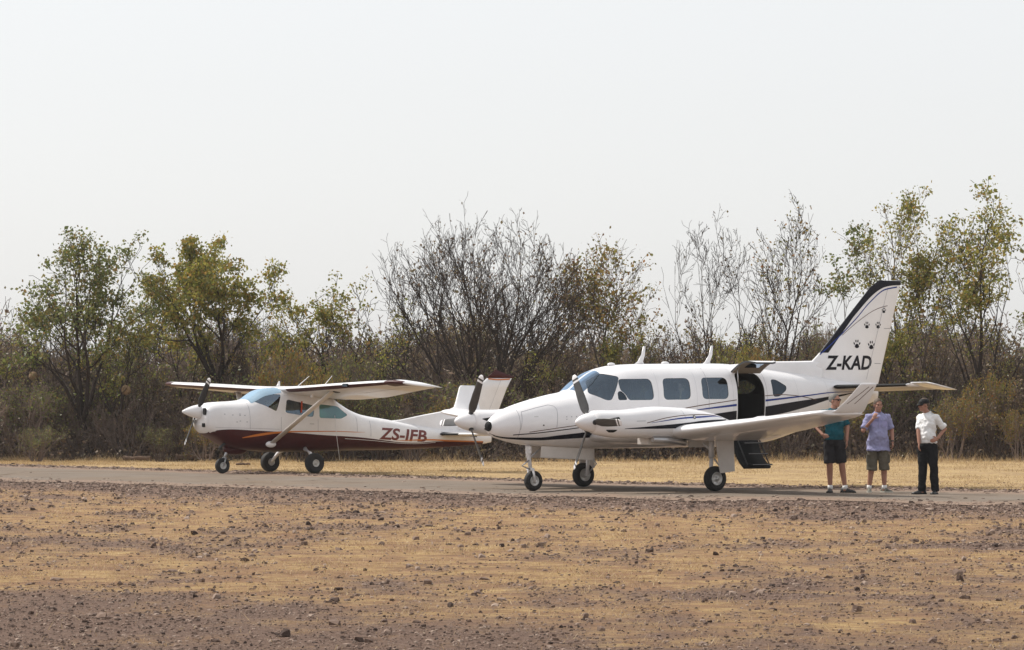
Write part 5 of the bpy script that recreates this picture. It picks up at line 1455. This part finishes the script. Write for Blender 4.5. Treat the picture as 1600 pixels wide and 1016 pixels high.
# far trees of the bush, seen through the gaps
rr = random.Random(77); pool = [A3, A5, A6, A7, A8, A9, A14, A15, A4]
hts = {id(o): h for o, h in zip(pool, (zt(425, 108), zt(372, 109), zt(318, 107), zt(298, 106), zt(345, 109), zt(288, 107), zt(430, 111), zt(460, 110), zt(330, 106)))}
for i in range(74):
    D = 128 + 190 * (i / 74) ** 1.2 + rr.uniform(-6, 6); x = rr.uniform(-.17, .17) * D
    o = rr.choice(pool); H = rr.uniform(3.6, 5.2) * (1 + (D - 128) / 420); s = H / hts[id(o)]
    dup_tree(o, (x, D, -.05), rr.uniform(0, 6.28), (s * 1.15, s * 1.15, s), 'thin tree standing far back in the bush', 'distant trees in the bush', 'distant_tree')

# thicket of twiggy shrubs
def shrub_meshes(seed, H, W, nleaf, keep, lsize=.07, stems=11, **kw):
    k = dict(levels=3, kids=(6, 5, 3), ratio=.5, angle=38, up=.07, wig=.13, rmin=.006); k.update(kw)
    return tree_meshes(seed, H, W, stems=stems, spread=38, nleaf=nleaf, lsize=lsize, lspread=.13, trunk_h=0, r0=.045, keep=keep, base_w=.25, **k)
ARCH = []
for seed, lm, nl, kp, lab in ((201, LB, 1, .16, 'brown leafless thorny shrub in the thicket'), (202, LB, 1, .10, 'brown leafless thorny shrub in the thicket'), (203, LB, 2, .14, 'brown leafless thorny shrub in the thicket'),
                              (204, LG, 2, .26, 'twiggy shrub with some dull green leaves in the thicket'), (205, LO, 3, .48, 'shrub with orange and yellow leaves in the thicket'), (206, LB, 1, .10, 'brown leafless thorny shrub in the thicket')):
    tm, cm = shrub_meshes(seed, 3.0, 3.0, nl, kp, stems=8 + seed % 5)
    ARCH.append((tm, cm, lm, lab))
for a in ARCH:
    a[0].materials.append(TWIG); a[1].materials.append(a[2])
GR = {'brown leafless thorny shrub in the thicket': 'bare shrubs of the thicket', 'twiggy shrub with some dull green leaves in the thicket': 'green leaved shrubs of the thicket', 'shrub with orange and yellow leaves in the thicket': 'autumn coloured shrubs of the thicket'}
def shrub(x, D, H, W, k, rz):
    tm, cm, lm, lab = ARCH[k]
    s = empty('shrub', (x, D, -.03), rz, lab, 'shrub', GR[lab]); s.scale = (W / 3, W / 3, H / 3)
    o = bpy.data.objects.new('stems', tm); COL.objects.link(o); o.parent = s
    o = bpy.data.objects.new('foliage', cm); COL.objects.link(o); o.parent = s
rr = random.Random(31)
for row, (d0, n, h0, h1) in enumerate(((2.2, 34, 1.5, 2.6), (4.5, 32, 2.2, 3.4), (8, 32, 2.8, 4.0), (12, 30, 3.2, 4.5), (17, 30, 3.4, 4.8), (24, 30, 3.6, 5.0))):
    for i in range(n):
        D0 = 101.5 + d0; half = .158 * D0 + 2.5
        x = -half + 2 * half * (i + rr.uniform(.15, .85)) / n
        D = float(TREELINE(np.array(x))) + d0 + rr.uniform(-1.2, 1.2)
        px = 800 + 5650 * x / D
        k = rr.choice((0, 1, 2, 5, 0, 1, 2)) if row else rr.choice((0, 1, 3, 3, 4, 5, 2))
        if row < 3 and (400 < px < 600) : k = rr.choice((4, 4, 3, 2))
        if row < 2 and (px < 330 or px > 1500): k = rr.choice((3, 1, 2, 0, 5))
        H = rr.uniform(h0, h1)
        if 900 < px < 1120 and row >= 2: H *= .92
        shrub(x, D, H, H * rr.uniform(.95, 1.3), k, rr.uniform(0, 6.28))
for px, top, w, D, k in ((440, 525, 70, 101.8, 4), (492, 560, 70, 101.2, 4), (545, 540, 62, 102.2, 3), (470, 606, 60, 100.6, 4), (590, 600, 60, 101.2, 3), (645, 640, 70, 100.6, 3), (250, 660, 42, 100, 3), (58, 660, 60, 99.4, 3),
                         (322, 645, 60, 100.2, 4), (870, 600, 80, 102.4, 3), (1190, 525, 60, 103.4, 4), (1490, 610, 70, 102, 4), (1550, 570, 76, 103.2, 4), (1592, 630, 60, 101.6, 4), (1300, 490, 60, 105, 3), (700, 610, 60, 101.5, 4)):
    shrub(at(px, D), D, zt(top, D), w * D / 5650 * 1.25, k, px * .7)
# slender dark saplings standing in the thicket
rr = random.Random(8)
for i in range(44):
    px = -60 + 1720 * (i + rr.uniform(.1, .9)) / 44; D = float(TREELINE(np.array(at(px, 102)))) + rr.uniform(1.5, 7)
    o = rr.choice((A6, A6, A7, A15, A3)); H = rr.uniform(2.8, 4.6); k = H / hts[id(o)]
    dup_tree(o, (at(px, D), D, -.03), rr.uniform(0, 6.28), (k * .9, k * .9, k), 'slender dark stemmed sapling rising out of the thicket', 'saplings among the shrubs', 'sapling')
# low tangle of dead twigs and dry leaves under the shrubs
rng = np.random.default_rng(9)
n = 20000
x = rng.uniform(-20, 20, n); y = TREELINE(x) + .3 + 17 * rng.uniform(0, 1, n) ** 1.3
z = 2.3 * rng.uniform(0, 1, n) ** 1.5 * np.clip((y - TREELINE(x)) / 3, .25, 1)
d = rng.normal(0, 1, (n, 3)); d[:, 2] = np.abs(d[:, 2]) + .25; d /= np.linalg.norm(d, axis=1, keepdims=True)
Ls = rng.uniform(.25, .8, n)
P0 = np.stack([x, y, z], 1)
V, F = tubes([(P0[i], P0[i] + d[i] * Ls[i], .006, .0045) for i in range(n)], 3)
tag(link('undergrowth', np_mesh('undergrowth', V, F), None, DEADTWIG), 'tangled dead twigs under the shrubs', kind='stuff')
n = 26000
x = rng.uniform(-20, 20, n); y = TREELINE(x) + .2 + 14 * rng.uniform(0, 1, n) ** 1.2
z = 1.9 * rng.uniform(0, 1, n) ** 1.6 * np.clip((y - TREELINE(x)) / 3, .15, 1) + .03
V, F = leaves(np.stack([x, y, z], 1), .075 * np.exp(rng.normal(0, .35, n)), rng)
tag(link('dry_leaves', np_mesh('dry_leaves', V, F), None, LB), 'withered leaves caught low in the thicket', kind='stuff')

# weaver nests and fallen wood
NEST = mat('dry_nest_grass', (.26, .17, .09), .95, 0, .4, 30, bump=1, bscale=40)
for px, py, D, s, lab in ((52, 588, 103.6, .12, 'round straw coloured bird nest hanging low in the brown shrubs'), (197, 610, 102.6, .13, 'straw coloured bird nest close to the dark stems of the tall green tree')):
    mb = MB(); rr2 = random.Random(px); rows = []
    for i in range(10):
        t = math.pi * i / 9
        rows.append([(s * math.sin(t) * math.cos(a) * (1 + .12 * rr2.random()), s * math.sin(t) * math.sin(a) * (1 + .12 * rr2.random()), s * 1.1 * math.cos(t)) for a in [2 * math.pi * k / 14 for k in range(14)]])
    mb.grid(rows, True, True)
    V, F = tubes([((s * .9 * math.cos(a) * math.sin(b_), s * .9 * math.sin(a) * math.sin(b_), s * math.cos(b_)), (s * 1.15 * math.cos(a + .5) * math.sin(b_ + .2), s * 1.15 * math.sin(a + .5) * math.sin(b_ + .2), s * 1.12 * math.cos(b_ + .2)), .006, .003) for a, b_ in [(rr2.uniform(0, 6.28), rr2.uniform(.1, 3)) for _ in range(160)]], 3)
    mb.add([tuple(v) for v in V], [tuple(int(q) for q in f) for f in F], False)
    o = mb.build('bird_nest', NEST, None); o.location = (at(px, D), D, zt(py, D)); tag(o, lab, 'nest')
LOGM = mat('dead_wood', (.16, .10, .065), .9, 0, .4, 9)
for px, py, ln, r, rz, lab in ((305, 719, 1.1, .09, .25, 'brown fallen log at the foot of the thicket'), (380, 727, .40, .028, .6, 'short dark broken branch lying in the dry grass near the nose wheel'), (215, 720, .8, .07, -.2, 'weathered grey log half hidden in the grass')):
    D = 5650 * 1.68 / (py - 626)
    rr2 = random.Random(int(px)); pts = [Vector((ln * (i / 6 - .5), rr2.uniform(-.03, .03), r * .9 + rr2.uniform(-.01, .02))) for i in range(7)]
    mb = MB().tube(pts, [r * rr2.uniform(.8, 1.1) for _ in pts], 9)
    mb.tube([pts[2], pts[2] + Vector((.1, .05, .22))], [r * .4, r * .2], 6)
    o = mb.build('log', LOGM, None); o.location = (at(px, D), D, 0); o.rotation_euler = (0, 0, rz); tag(o, lab, 'log')

# ------------------------------------------------------------------ dusty air
mb = MB(); mb.box((0, 1000, 4.5), (3300, 3400, 11.2))
hz = mb.build('haze', None, None)
hm = bpy.data.materials.new('dusty_air'); hm.use_nodes = True; hn = hm.node_tree.nodes; hn.clear()
ho = hn.new('ShaderNodeOutputMaterial'); hv = hn.new('ShaderNodeVolumePrincipled')
hv.inputs['Color'].default_value = (.92, .92, .93, 1); hv.inputs['Density'].default_value = .0002; hv.inputs['Anisotropy'].default_value = .35
hm.node_tree.links.new(hv.outputs[0], ho.inputs['Volume'])
hz.data.materials.append(hm)
tag(hz, 'thin pale dust hanging in the air', kind='stuff')
